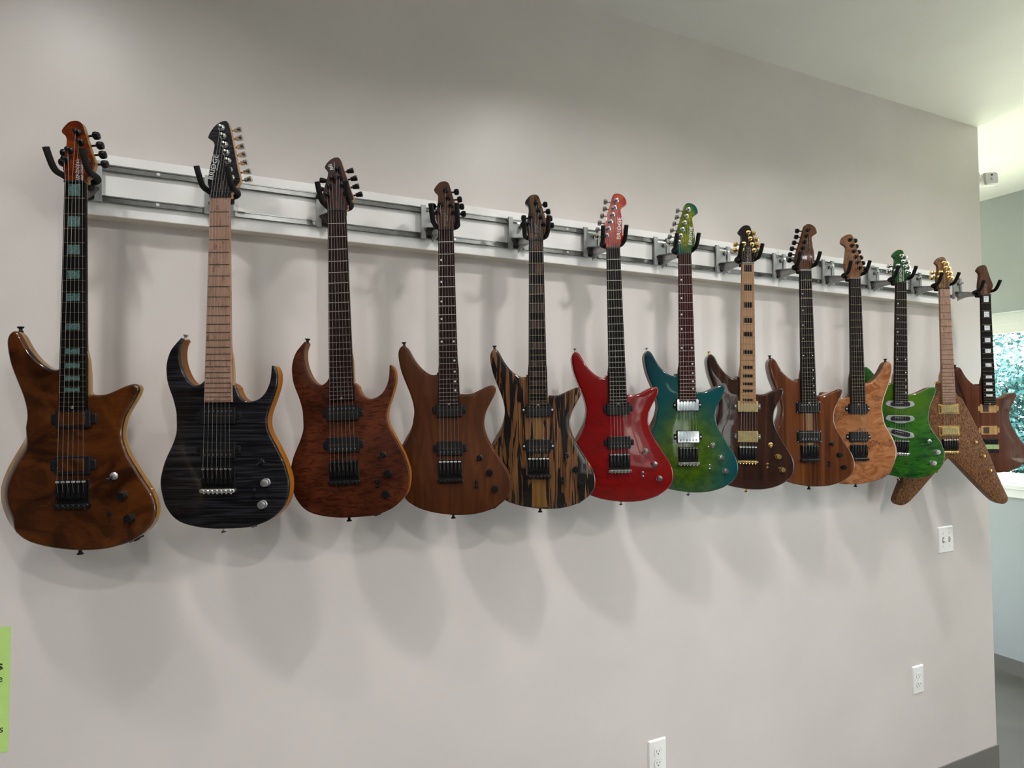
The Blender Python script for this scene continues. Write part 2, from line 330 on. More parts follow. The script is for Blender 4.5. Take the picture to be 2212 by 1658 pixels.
# ------------------------------------------------------------------ room
X1, X2, TW = 3.434, 4.71, 0.125       # end of the guitar wall, face of the window wall, wall thickness
XL, YF, YB = -4.6, -5.2, 2.3
struct(obj('wall_back', MB().box((XL - .1, 0, 0), (X1, TW, CEIL)), WALL, smooth=False), 'greige painted wall the guitars hang on')
struct(obj('floor', MB().box((XL - .1, YF - .1, -0.1), (X2 + .15, YB + .1, 0)), CONC, smooth=False), 'polished grey concrete floor')
struct(obj('ceiling', MB().box((XL - .1, YF - .1, CEIL), (X2 + .15, YB + .1, CEIL + .1)), CEILM, smooth=False), 'pale painted ceiling')
struct(obj('wall_left', MB().box((XL - .1, YF, 0), (XL, 0, CEIL)), DARKW, smooth=False))
struct(obj('wall_passage', MB().box((X1 - TW, TW, 0), (X1, YB, CEIL)), WALL, smooth=False))
def wall_with_hole(a0, a1, h0, h1, z0, z1, mk):
    """wall from a0..a1 along one axis with an opening h0..h1, z0..z1"""
    m = MB()
    for (p, q, r, s) in ((a0, h0, 0, CEIL), (h1, a1, 0, CEIL), (h0, h1, 0, z0), (h0, h1, z1, CEIL)):
        m.box(*mk(p, q, r, s))
    return m
WY0, WY1, WZ0, WZ1 = -0.95, 1.25, 1.215, 2.374
SY0, SY1, SZ0, SZ1 = -4.6, -2.3, 0.75, 2.35
mr_ = wall_with_hole(-1.4, YB, WY0, WY1, WZ0, WZ1, lambda p, q, r, s: ((X2, p, r), (X2 + .15, q, s)))
for (p, q, r, t) in ((YF, SY0, 0, CEIL), (SY1, -1.4, 0, CEIL), (SY0, SY1, 0, SZ0), (SY0, SY1, SZ1, CEIL)): mr_.box((X2, p, r), (X2 + .15, q, t))
struct(obj('wall_right', mr_, WALLR, smooth=False), 'cool grey wall with the window')
GX0, GX1, GZ0, GZ1 = 0.05, 0.80, 1.30, 2.15
struct(obj('wall_front', wall_with_hole(XL - .1, X2 + .15, GX0, GX1, GZ0, GZ1, lambda p, q, r, s: ((p, YF - .1, r), (q, YF, s))), DARKW, smooth=False))
DX0, DX1, DZ1 = X1 + .10, X2 - .08, 2.45
struct(obj('wall_far', wall_with_hole(X1 - .1, X2, DX0, DX1, 0.0, DZ1, lambda p, q, r, s: ((p, YB, r), (q, YB + .1, max(s, r + .001)))), WALL, smooth=False))
def baseboard(name, a, b, lab):
    return struct(obj(name, MB().box(a, b), BASEM, smooth=False), lab)
baseboard('baseboard_back', (XL, -0.006, 0), (X1 + .006, 0, 0.113), 'grey vinyl cove base under the guitar wall')
baseboard('baseboard_passage', (X1, 0, 0), (X1 + .006, YB, 0.113), None)
baseboard('baseboard_right', (X2 - .006, YF, 0), (X2, YB, 0.1), 'grey vinyl cove base under the window wall')
baseboard('baseboard_front', (XL, YF, 0), (X2, YF + .006, 0.113), None)
baseboard('baseboard_left', (XL, YF, 0), (XL + .006, 0, 0.113), None)
def glassmat():
    m, t, b = nodes('window_glass'); setp(b, 0.0, 0, 0); b.inputs['Transmission Weight'].default_value = 1.0
    b.inputs['IOR'].default_value = 1.01; b.inputs['Base Color'].default_value = (0.93, 0.99, 1, 1); return m
GLASS = glassmat()
# window_1 in the right wall: frame set back in the recess, sill board, glass
w1 = empty('window_1', (X2, (WY0 + WY1) / 2, WZ0)); struct(w1, 'white framed window onto bright foliage')
def wpart(name, a, b, mat, sm=False):
    L = w1.location; return obj(name, MB().box([a[i] - L[i] for i in range(3)], [b[i] - L[i] for i in range(3)]), mat, w1, sm)
fx0, fx1 = X2 + .075, X2 + .14
wpart('window_frame_head', (fx0, WY0, WZ1 - .075), (fx1, WY1, WZ1), TRIM)
wpart('window_frame_foot', (fx0, WY0, WZ0 + .02), (fx1, WY1, WZ0 + .085), TRIM)
wpart('window_frame_side', (fx0, WY0, WZ0 + .085), (fx1, WY0 + .06, WZ1 - .075), TRIM)
wpart('window_frame_side', (fx0, WY1 - .06, WZ0 + .085), (fx1, WY1, WZ1 - .075), TRIM)
wpart('sash_rail', (fx0 + .02, WY0 + .06, WZ1 - .13), (fx1 - .012, WY1 - .06, WZ1 - .075), TRIM)
wpart('pane', (fx0 + .035, WY0 + .06, WZ0 + .085), (fx0 + .041, WY1 - .06, WZ1 - .13), GLASS)
wpart('window_sill', (X2 - .03, WY0 - .03, WZ0 - .005), (fx0, WY1 + .03, WZ0 + .02), TRIM)
wpart('apron', (X2 - .014, WY0, WZ0 - .06), (X2, WY1, WZ0 - .005), TRIM)
w3 = empty('fill_window', (X2, (SY0 + SY1) / 2, SZ0)); struct(w3, 'unseen wide window added along the window wall to brighten the ceiling')  # unseen window, added for its daylight on the ceiling
def w3part(name, a, b, mat):
    L = w3.location; return obj(name, MB().box([a[i] - L[i] for i in range(3)], [b[i] - L[i] for i in range(3)]), mat, w3, False)
ym = (SY0 + SY1) / 2
for (a, b) in (((SY0, SZ0), (SY1, SZ0 + .06)), ((SY0, SZ1 - .06), (SY1, SZ1)), ((SY0, SZ0 + .06), (SY0 + .06, SZ1 - .06)), ((SY1 - .06, SZ0 + .06), (SY1, SZ1 - .06)), ((ym - .03, SZ0 + .06), (ym + .03, SZ1 - .06))):
    w3part('window_frame', (fx0, a[0], a[1]), (fx1, b[0], b[1]), TRIM)
w3part('pane', (fx0 + .03, SY0 + .06, SZ0 + .06), (fx0 + .036, ym - .03, SZ1 - .06), GLASS)
w3part('pane', (fx0 + .03, ym + .03, SZ0 + .06), (fx0 + .036, SY1 - .06, SZ1 - .06), GLASS)
w2 = empty('window_2', ((GX0 + GX1) / 2, YF - .05, GZ0)); struct(w2, 'shop window opposite the guitar wall')
def w2part(name, a, b, mat):
    L = w2.location; return obj(name, MB().box([a[i] - L[i] for i in range(3)], [b[i] - L[i] for i in range(3)]), mat, w2, False)
for (a, b) in (((GX0, GZ0), (GX1, GZ0 + .06)), ((GX0, GZ1 - .06), (GX1, GZ1)), ((GX0, GZ0 + .06), (GX0 + .06, GZ1 - .06)), ((GX1 - .06, GZ0 + .06), (GX1, GZ1 - .06)), (((GX0 + GX1) / 2 - .03, GZ0 + .06), ((GX0 + GX1) / 2 + .03, GZ1 - .06))):
    w2part('window_frame', (a[0], YF - .08, a[1]), (b[0], YF - .03, b[1]), TRIM)
w2part('pane', (GX0 + .06, YF - .058, GZ0 + .06), ((GX0 + GX1) / 2 - .03, YF - .052, GZ1 - .06), GLASS)
w2part('pane', ((GX0 + GX1) / 2 + .03, YF - .058, GZ0 + .06), (GX1 - .06, YF - .052, GZ1 - .06), GLASS)
d1 = empty('door_1', ((DX0 + DX1) / 2, YB + .05, 0)); struct(d1, 'glazed door at the end of the passage')
def d1part(name, a, b, mat):
    L = d1.location; return obj(name, MB().box([a[i] - L[i] for i in range(3)], [b[i] - L[i] for i in range(3)]), mat, d1, False)
d1part('door_frame', (DX0, YB + .02, 0.002), (DX0 + .07, YB + .08, DZ1), TRIM); d1part('door_frame', (DX1 - .07, YB + .02, 0.002), (DX1, YB + .08, DZ1), TRIM)
d1part('door_head', (DX0 + .07, YB + .02, DZ1 - .08), (DX1 - .07, YB + .08, DZ1), TRIM); d1part('door_foot', (DX0 + .07, YB + .02, 0.002), (DX1 - .07, YB + .08, .14), TRIM)
d1part('pane', (DX0 + .07, YB + .045, .14), (DX1 - .07, YB + .051, DZ1 - .08), GLASS)
# recessed ceiling lamps
def emit(name, col, s):
    m, t, b = nodes(name); b.inputs['Base Color'].default_value = (0, 0, 0, 1)
    b.inputs['Emission Color'].default_value = (*col, 1); b.inputs['Emission Strength'].default_value = s; return m
LENS = emit('lamp_lens', (1, 0.93, 0.83), 6)
where = ['above the koa guitar', 'above the red guitar', 'above the burl guitar'] + ['in the %s row, %s from the window wall' % (a, b) for a in ('middle', 'shop window') for b in ('fourth', 'third', 'second', 'first')]
for k, (x, y, p) in enumerate(LAMPS):
    r = empty('ceiling_downlight', (x, y, CEIL)); tag(r, 'round white recessed ceiling lamp ' + where[k], 'lamp', 'recessed ceiling lamps')
    obj('trim_ring', MB().lathe((0, 0, -.006), (0, 0, 1), [(0, .062), (0, .085), (.004, .088), (.006, .088)], 28), TRIM, r)
    obj('lens', MB().lathe((0, 0, -.007), (0, 0, 1), [(0, .060), (.0008, .060)], 28), LENS, r)
    ld = bpy.data.lights.new('downlight', 'AREA'); ld.shape = 'DISK'; ld.size = 0.12; ld.energy = p; ld.color = (1, 0.968, 0.925); ld.spread = LAMP_SPREAD[0 if k < 3 else 1]
    lo = bpy.data.objects.new('downlight', ld); COL.objects.link(lo); lo.location = (0, 0, -.010); lo.parent = r
# ------------------------------------------------------------------ outside
GRASS = plain('grass', (0.38, 0.39, 0.27), 0.9, var=0.4)
struct(obj('ground', MB().add([(-40, -5.35, -.25), (40, -5.35, -.25), (40, 40, -.25), (-40, 40, -.25)], [(0, 1, 2, 3)]), GRASS, smooth=False), 'lawn outside the window')
PAVE = plain('pavement', (0.34, 0.33, 0.31), 0.9, var=0.1)
struct(obj('pavement', MB().add([(-40, -40, -.25), (40, -40, -.25), (40, -5.35, -.25), (-40, -5.35, -.25)], [(0, 1, 2, 3)]), PAVE, smooth=False), 'pale pavement in front of the shop')
LEAF = wood('leaf_sky_tint', [(0.3, (0.04, 0.095, 0.09)), (0.5, (0.065, 0.13, 0.13)), (0.75, (0.10, 0.18, 0.185))], (2, 2, 2), rough=0.5, k=1.0)  # bluish tone paints haze and reflected sky into the leaves
BARK = plain('bark', (0.12, 0.09, 0.065), 0.9)
def hedge(x, y0, y1, h, n):
    r = empty('hedge', (x, (y0 + y1) / 2, -.25)); tag(r, 'dense clipped hedge across the lawn outside the window', 'hedge')
    m = MB(); ym_ = (y1 - y0) / 2
    for _ in range(n):
        c = Vector((random.uniform(-.45, .45), random.uniform(-ym_, ym_), random.uniform(0.03, 1) * h + random.gauss(0, .05)))
        a = Vector((random.gauss(0, 1), random.gauss(0, 1), random.gauss(0, 1))).normalized(); b = a.orthogonal().normalized(); q = random.uniform(.035, .07)
        m.add([c - a * q, c + b * q * .55, c + a * q, c - b * q * .55], [(0, 1, 2, 3)])
    o = obj('foliage', m, LEAF, r, False); o['kind'] = 'stuff'
    for k in range(8): obj('stem', MB().tube([(0, -ym_ + .3 + k * (2 * ym_ - .6) / 7, 0), (.03, -ym_ + .3 + k * (2 * ym_ - .6) / 7, h * .8)], [.03, .012], 6), BARK, r)
def tree(x, y, h, rad, n, label):
    r = empty('leafy_tree', (x, y, -.25)); tag(r, label, 'tree', 'trees outside the window')
    obj('trunk', MB().tube([(0, 0, 0), (.05, .04, h * .4), (0, .1, h * .75)], [.14, .11, .05], 8), BARK, r)
    m = MB()
    for _ in range(n):
        while True:
            p = Vector((random.uniform(-1, 1), random.uniform(-1, 1), random.uniform(-1, 1)))
            if 0.25 < p.length < 1: break
        c = Vector((p.x * rad, p.y * rad, h * .58 + p.z * h * .46))
        a = Vector((random.gauss(0, 1), random.gauss(0, 1), random.gauss(0, 1))).normalized(); b = a.orthogonal().normalized()
        s = random.uniform(.05, .10)
        m.add([c - a * s, c + b * s * .5, c + a * s, c - b * s * .5], [(0, 1, 2, 3)])
    o = obj('foliage', m, LEAF, r, False); o['kind'] = 'stuff'
hedge(9.8, -2.4, 4.6, 2.7, 42000)
tree(13.2, 1.2, 6.4, 2.6, 26000, 'leafy green tree standing right behind the hedge')
tree(14.5, -4.2, 7.6, 2.6, 16000, 'taller leafy tree farther from the window')
tree(13.5, 6.6, 7.0, 2.4, 12000, 'leafy green tree past the end of the passage')
def facademat():
    m, t, b = nodes('reflection_facade'); setp(b, 0.8, 0, 0)
    t.links.new(ramp(t, noise(t, (0.5, 0.5, 1.3), 1.2, 3, 0.5), [(0.42, (0.03, 0.035, 0.04)), (0.5, (0.14, 0.14, 0.13)), (0.58, (0.45, 0.44, 0.41))]), b.inputs['Base Color']); return m  # dark and bright mottling made up to vary the guitar reflections
FACADE = facademat()
struct(obj('added_facade_wall', MB().box((-14, -17.5, -.25), (14, -17, 9)), FACADE, smooth=False), 'unseen building front added to dim and vary the shop window reflections')  # unseen front, added to hide bright sky from the reflections
# ------------------------------------------------------------------ slat board with rails
BT, BB, BF = 2.3745, 2.2258, -0.052
bd = empty('slat_board', (1.37, 0, BB)); tag(bd, 'long white wall board with two steel rails that carries the guitar hangers', 'display rail')
bl = bd.location
xl, xr, xs = -0.335, 3.075, 1.977
for a, b in ((xl, xs - .0012), (xs + .0012, xr)):
    p = obj('board_panel', MB().box((a - bl.x, BF, 0.0), (b - bl.x, 0, BT - BB)), BOARD, bd, False)
    obj('bottom_edge_band', MB().box((a - bl.x, BF + .001, -.0012), (b - bl.x, 0, 0)), EDGEB, p, False)
pb = ony(1885, 576, BF)
obj('maker_badge', MB().lathe((0, 0, 0), (0, -1, 0), [(0, .012), (.0015, .0115), (.002, .008)], 20), STL, bd).matrix_local = Matrix.Translation((pb.x - bl.x, BF, pb.z - BB)) @ Matrix.Diagonal((1.3, 1, .55, 1))
RZ = (2.3405, 2.2640)
for z in RZ:
    m = MB(); zz = z - BB
    for (y0, y1, a, b) in ((-.0085, 0, -.0065, .0065), (-.0105, 0, .0045, .0075), (-.0105, 0, -.0075, -.0040)):
        m.box((xl - bl.x, BF + y0, zz + a), (xr - bl.x, BF + y1, zz + b))
    rl = obj('rail', m, RAIL, bd, False)
    for k in range(9):
        xsw = -0.15 + k * 0.39
        obj('screw', MB().lathe((xsw - bl.x, BF - .009, zz), (0, 1, 0), [(0, .0015), (0, .004), (.002, .0052), (.005, .0052)], 10), STL, rl)
# ------------------------------------------------------------------ outline tables (millimetres; origin at the saddles / nut)
OUT_A = [(-27, 248), (-33, 244), (-41, 242), (-51, 244), (-64, 251), (-78, 263), (-89, 276), (-99, 291), (-107, 306), (-113, 317), (-120, 324), (-126, 326), (-132, 323), (-137, 316), (-140, 304), (-139, 289), (-136, 271), (-132, 254), (-125, 234), (-118, 216), (-110, 196), (-104, 178), (-100, 161), (-98, 145), (-99, 130), (-104, 110), (-112, 91), (-122, 73), (-135, 50), (-147, 25), (-155, 2), (-158, -20), (-156, -42), (-150, -62), (-140, -84), (-126, -103), (-111, -113), (-88, -125), (-58, -135), (-28, -141), (2, -145), (28, -146), (55, -145), (81, -141), (108, -133), (128, -123), (145, -111), (157, -98), (164, -85), (167, -68), (166, -52), (161, -35), (153, -18), (140, 2), (126, 25), (113, 47), (103, 68), (97, 88), (95, 105), (97, 121), (101, 138), (110, 156), (120, 174), (127, 188), (130, 199), (127, 207), (122, 210), (113, 209), (98, 204), (77, 194), (61, 188), (47, 187), (34, 188), (27, 191)]
OUT_B = [(-27, 231), (-32, 221), (-38, 210), (-47, 202), (-56, 199), (-64, 202), (-74, 210), (-83, 223), (-90, 239), (-95, 255), (-97, 277), (-95, 295), (-90, 308), (-93, 313), (-98, 308), (-107, 298), (-117, 285), (-124, 268), (-128, 248), (-128, 232), (-126, 213), (-121, 194), (-113, 173), (-107, 152), (-103, 133), (-103, 114), (-105, 98), (-108, 85), (-116, 62), (-126, 40), (-135, 18), (-141, -5), (-144, -24), (-143, -43), (-139, -62), (-133, -82), (-123, -96), (-111, -109), (-92, -122), (-70, -130), (-41, -136), (-9, -139), (17, -139), (49, -138), (78, -135), (100, -128), (120, -119), (136, -107), (147, -96), (157, -82), (163, -62), (165, -43), (164, -24), (159, -5), (151, 18), (139, 43), (127, 66), (117, 85), (112, 101), (111, 115), (113, 130), (118, 146), (125, 165), (131, 184), (135, 200), (136, 216), (135, 229), (131, 239), (127, 244), (124, 245), (122, 242), (121, 226), (119, 210), (114, 194), (106, 179), (95, 168), (82, 162), (68, 160), (55, 165), (46, 175), (40, 188), (33, 200)]
OUT_C = [(-30, 236), (-40, 232), (-60, 234), (-78, 244), (-96, 262), (-117, 286), (-129, 298), (-139, 301), (-149, 296), (-155, 284), (-155, 262), (-148, 236), (-138, 206), (-127, 174), (-120, 145), (-119, 112), (-125, 82), (-138, 54), (-153, 26), (-165, -2), (-170, -30), (-169, -56), (-160, -82), (-140, -104), (-108, -121), (-68, -132), (-21, -140), (6, -145), (40, -147), (67, -147), (94, -143), (122, -135), (146, -123), (164, -106), (178, -85), (184, -61), (183, -41), (176, -17), (166, 3), (152, 24), (137, 44), (123, 68), (118, 92), (118, 113), (122, 136), (130, 160), (140, 184), (147, 205), (150, 217), (144, 223), (132, 224), (118, 220), (101, 211), (81, 201), (60, 194), (40, 192), (30, 194)]
HALF_V = [(22, 252), (30, 232), (34, 212), (40, 196), (48, 186), (58, 180), (66, 170), (74, 153), (101, 98), (124, 47), (156, -27), (187, -114), (214, -184), (236, -235), (240, -251), (236, -262), (226, -270), (212, -272), (199, -268), (183, -260), (156, -235), (108, -184), (65, -137), (30, -98), (14, -82), (5, -76)]
OUT_V = [(-x, z) for x, z in HALF_V] + [(x, z) for x, z in reversed(HALF_V)]
HD_A = [(-20.6, 0), (-21.1, 9.7), (-24.8, 20.9), (-27.3, 30.6), (-26.2, 48.7), (-23.9, 65.4), (-21.1, 82.1), (-20.6, 94.6), (-23.4, 102.4), (-28.9, 107.1), (-31.4, 112.1), (-28.9, 118.3), (-23.9, 125.2), (-17, 132.2), (-8.6, 135.8), (-.3, 136.3), (6.7, 133.6), (10.9, 128), (13.6, 119.6), (17.8, 104.3), (23.4, 84.9), (28.9, 68.2), (34.5, 54.3), (36.7, 44.5), (34.5, 33.4), (29.5, 23.7), (23.9, 13.9), (21.4, 7), (20.6, 0)]
PG_A = [(1.9, 109.9, 1), (8.6, 88.2, 1), (15.6, 67.6, 1), (22.8, 46.5, 1), (-21.1, 48.7, -1), (-13.6, 69.6, -1)]
HD_I = [(-20.7, 0), (-21.2, 10), (-27, 21.5), (-36.5, 35.9), (-32.7, 53.1), (-25.6, 76.1), (-16.9, 101.9), (-8.3, 127.8), (-1.1, 150.7), (3.2, 165.1), (8.9, 171.4), (17.5, 173.1), (29, 170.8), (39, 163.7), (44.8, 153.6), (46.8, 145), (46.2, 137.8), (37.6, 132.1), (30.4, 126.3), (27.6, 119.2), (29, 104.8), (31.9, 84.7), (34.7, 64.6), (35.9, 47.4), (33.3, 30.1), (26.7, 15.8), (22.1, 8.6), (20.4, 0)]
PG_I = [(14.6, 150.7, -1), (8, 128.3, -1), (1.1, 106.2, -1), (-6.3, 84.1, -1), (-13.2, 62.3, -1), (-19.8, 41.1, -1)]
HD_2 = [(-22.6, 0), (-24.3, 14.6), (-30.7, 34), (-28.5, 56.6), (-23.6, 82.5), (-18.8, 105.1), (-15.5, 124.6), (-17.1, 132.6), (-22, 139.1), (-30.7, 144.6), (-28.5, 153.7), (-22, 165), (-12.3, 176.3), (-1, 183.4), (10.4, 186), (16.8, 179.6), (23.3, 153.7), (31.4, 114.8), (39.5, 72.8), (45.9, 43.7), (41.1, 32.4), (34.6, 25.9), (28.1, 17.8), (23.6, 8.1), (22.6, 0)]
PG_2 = [(1.3, 168.2, 1), (5.5, 147.8, 1), (9.7, 127.1, 1), (13.6, 107.4, 1), (17.8, 87.4, 1), (21.7, 65.7, 1), (26.5, 46.3, 1)]
HD_3 = [(-23.6, 0), (-25.1, 9.3), (-29.5, 21), (-36.8, 35.6), (-33.9, 50.2), (-29.5, 64.8), (-23.6, 82.3), (-20.7, 96.9), (-23.6, 104.2), (-28.9, 111.5), (-25.1, 120.3), (-17.8, 129), (-7.6, 135.4), (2.6, 137.8), (9.9, 134.9), (14.3, 126.1), (20.1, 105.7), (28.9, 76.5), (37.7, 47.3), (43.5, 29.8), (37.7, 23.9), (30.4, 18.1), (26, 9.3), (23.6, 0)]
PG_3 = [(5.5, 105.1, 1), (10.8, 84.6, 1), (17.2, 63.3, 1), (25.1, 42, 1), (-23.1, 39.4, -1), (-16.3, 60.4, -1), (-9, 82.3, -1)]
L = 0.648
ZS = 0.147                      # saddle line above the lowest point of the body
ZN = ZS + L                     # nut
YBODY = 0.012                   # front face of the body; y = 0 is the string plane
def pt(o, k=0.001): return [Vector((x * k, z * k)) for x, z in o]
def rings_of(out, depth_list, inset_fn, zoff):
    n = len(out); nor = []
    area = sum(out[i].x * out[(i + 1) % n].y - out[(i + 1) % n].x * out[i].y for i in range(n))
    sgn = 1 if area > 0 else -1
    for i in range(n):
        t = (out[(i + 1) % n] - out[i - 1]).normalized(); nor.append(Vector((t.y, -t.x)) * sgn)
    rs = []
    for d in depth_list:
        rs.append([((out[i] - nor[i] * inset_fn(d, out[i]))[0], YBODY + d, (out[i] - nor[i] * inset_fn(d, out[i]))[1] + zoff) for i in range(n)])
    return rs
def smooth01(x): x = max(0, min(1, x)); return x * x * (3 - 2 * x)
def build_body(g, out_mm, top, back, mirror, bevel, r=0.005, cap=0.009, T=0.043, zoff=ZS, bdep=0.022, rb=0.006):
    pts = [((-x if mirror else x), z) for x, z in out_mm]
    o = catmull(pt(pts), 2)
    def inset(d, p):
        x = -p.x if mirror else p.x; z = p.y
        wgt = smooth01((-x - 0.055) / 0.04) * smooth01((0.125 - z) / 0.05) * smooth01((z + 0.125) / 0.05)
        v = bevel * wgt * max(0, 1 - d / bdep)
        if d < r: v += r - math.sqrt(max(0, r * r - (r - d) ** 2))
        e = T - d
        if e < rb: v += rb - math.sqrt(max(0, rb * rb - (rb - e) ** 2))
        return v
    a = rings_of(o, [0, r * .08, r * .3, r * .65, r, cap], inset, zoff)
    obj('body_top', MB().loft(a, True, True), top, g)
    b = rings_of(o, [cap, (cap + bdep) / 2, bdep, T - rb if T - rb > bdep + .001 else bdep + .001, T - rb * .55, T - rb * .22, T - rb * .05, T], inset, zoff)
    obj('body_back', MB().loft(b, True, True), back, g)
def half_round(w, y0, d, z, n=10):
    return [(-w / 2 * math.cos(math.pi * k / n), y0 + d * math.sin(math.pi * k / n) ** 0.8, z) for k in range(n + 1)]
def build_neck(g, wn, we, neckmat, boardmat, zend, heel=0.215):
    m = MB(); zs = []
    ztop = ZN + 0.008
    def wid(z): return wn + (we - wn) * (ZN - z) / (ZN - zend)
    rings = []
    for z, d in ((ZN + .022, .014), (ZN + .010, .0155), (ZN, .017), (ZN - .06, .0175), (ZN - .25, .019), (ZS + heel + .085, .020), (ZS + heel + .06, .024), (ZS + heel + .035, .033), (ZS + heel, .040), (ZS + .15, .040)):
        rings.append(half_round(wid(z) + (0.004 if d > .03 else -.0006), .0085 if d < .03 else .0135, d if d < .03 else d - .005, z))
    m.loft(rings); obj('neck', m, neckmat, g)
    p = [(-wn / 2, ZN - .0015), (wn / 2, ZN - .0015), (we / 2, zend), (-we / 2, zend)]
    fb = obj('fretboard', MB().prism(p, .003, .0118), boardmat, g, False)
    return fb, wid
FRET = None
def build_frets(g, fb, wid, mat, n=24):
    me = mesh('fret_' + mat.name, MB().add([(-.5, .0032, -.0011), (.5, .0032, -.0011), (.5, .0015, -.0004), (-.5, .0015, -.0004), (-.5, .0032, .0011), (.5, .0032, .0011), (.5, .0015, .0004), (-.5, .0015, .0004)],
                                       [(0, 1, 2, 3), (5, 4, 7, 6), (3, 2, 6, 7), (0, 4, 5, 1), (1, 5, 6, 2), (4, 0, 3, 7)]), mat, False)
    for k in range(1, n + 1):
        z = ZN - L * (1 - 2 ** (-k / 12)); o = obj('fret', me, mat, fb); o.location = (0, 0, z); o.scale = (wid(z) - .001, 1, 1)
def fz(k): return ZN - L * (1 - 2 ** (-k / 12))
def mid(k): return (fz(k - 1) + fz(k)) / 2, fz(k - 1) - fz(k)
def inlay_block(fb, frets, mat, wf, hf, wid):
    for k in frets:
        z, h = mid(k); w = wid(z) * wf; hh = h * hf
        obj('inlay', MB().box((-w / 2, .0026, z - hh / 2), (w / 2, .0040, z + hh / 2)), mat, fb, False)
def inlay_dot(fb, mat, wid, r=.0029, flip=1):
    for k, sx in ((3, -1), (5, -1), (7, -1), (9, -1), (12, -1), (12, 1), (15, 1), (17, 1), (19, 1), (21, 1)):
        z, h = mid(k); x = sx * flip * (wid(z) / 2 - .0085)
        obj('inlay', MB().lathe((x, .0026, z), (0, 1, 0), [(0, r), (.001, r)], 12), mat, fb, False)
def build_head(g, hd, pegs, face, side, hw, mirror, style='oval', logo=None, holes=False):
    pts = [((-x if mirror else x), z) for x, z in hd]
    o = catmull(pt(pts), 2); o = [Vector((p.x, p.y)) for p in o]
    n = len(o)
    h = obj('headstock', MB().prism([(p.x, p.y + ZN) for p in o], .0110, .0225), side, g)
    fr = [(p.x, .0085, p.y + ZN) for p in o]
    obj('headstock_face', MB().loft([[(x * .985, .0078, ZN + (z - ZN) * .995 + .0002) for x, y, z in fr], fr, [(x, .0112, z) for x, y, z in fr]]), face, h)
    for (x, z, sd) in pegs:
        x, z = (-x if mirror else x) * .001, z * .001 + ZN; sd = -sd if mirror else sd
        if holes:
            obj('peg_hole', MB().lathe((x, .0076, z), (0, 1, 0), [(0, .0045), (.0008, .0045)], 14), CAVD, h); continue
        t = obj('tuner', MB().lathe((x, .0078, z), (0, -1, 0), [(0, .0082), (.0012, .0080), (.0030, .0062), (.0034, .0042), (.009, .0038), (.0095, .0045), (.0125, .0045), (.0132, .003)], 16)
                .box((x - .007, .0225, z - .007), (x + .007, .032, z + .007), .002), hw, g)
        # direction out of the edge of the headstock
        ex = max((p.x for p in o if abs(p.y + ZN - z) < .012), default=x) if sd > 0 else min((p.x for p in o if abs(p.y + ZN - z) < .012), default=x)
        yb = .0275; bx = ex + sd * .0095
        m = MB().tube([(x, yb, z), (bx - sd * .004, yb, z + .0015)], .0024, 8)
        if style == 'oval':
            m.lathe((bx - sd * .005, yb, z + .0015), (sd, 0, .08), [(0, .003), (.0012, .0066), (.004, .0090), (.009, .0094), (.0135, .0078), (.0150, .003)], 8)
        else:
            m.lathe((bx - sd * .006, yb, z + .0015), (sd, 0, .18), [(0, .0040), (.001, .0054), (.007, .0057), (.009, .0068), (.017, .0070), (.0176, .005)], 14)
        obj('tuner_button', m, hw, t)
    return h
def build_strings(g, n, sn, sb, pegs, mirror, mat=STRG, thick=1.0):
    pg = sorted([((-x if mirror else x) * .001, z * .001 + ZN, sd) for x, z, sd in pegs], key=lambda q: q[0])
    # bass to treble: pegs ordered so that strings do not cross
    left = [q for q in pg if (q[2] * (-1 if mirror else 1)) < 0]; right = [q for q in pg if q not in left]
    left.sort(key=lambda q: q[1]); right.sort(key=lambda q: -q[1])
    order = left + right
    for k in range(n):
        xn = -sn / 2 + sn * k / (n - 1); xb = -sb / 2 + sb * k / (n - 1); q = order[k]
        kk = (n - 1 - k) if mirror else k
        r = (.00040 - .00016 * kk / (n - 1)) * thick
        obj('string', MB().tube([(xb, .0030, ZS - .022), (xb, -.0004, ZS), (xn, .0006, ZN), (q[0], .0008, q[1])], r, 5), mat, g)
def build_nut(g, wn, mat):
    obj('nut', MB().box((-wn / 2 - .0005, .0008, ZN - .0020), (wn / 2 + .0005, .0105, ZN + .0028)), mat, g, False)
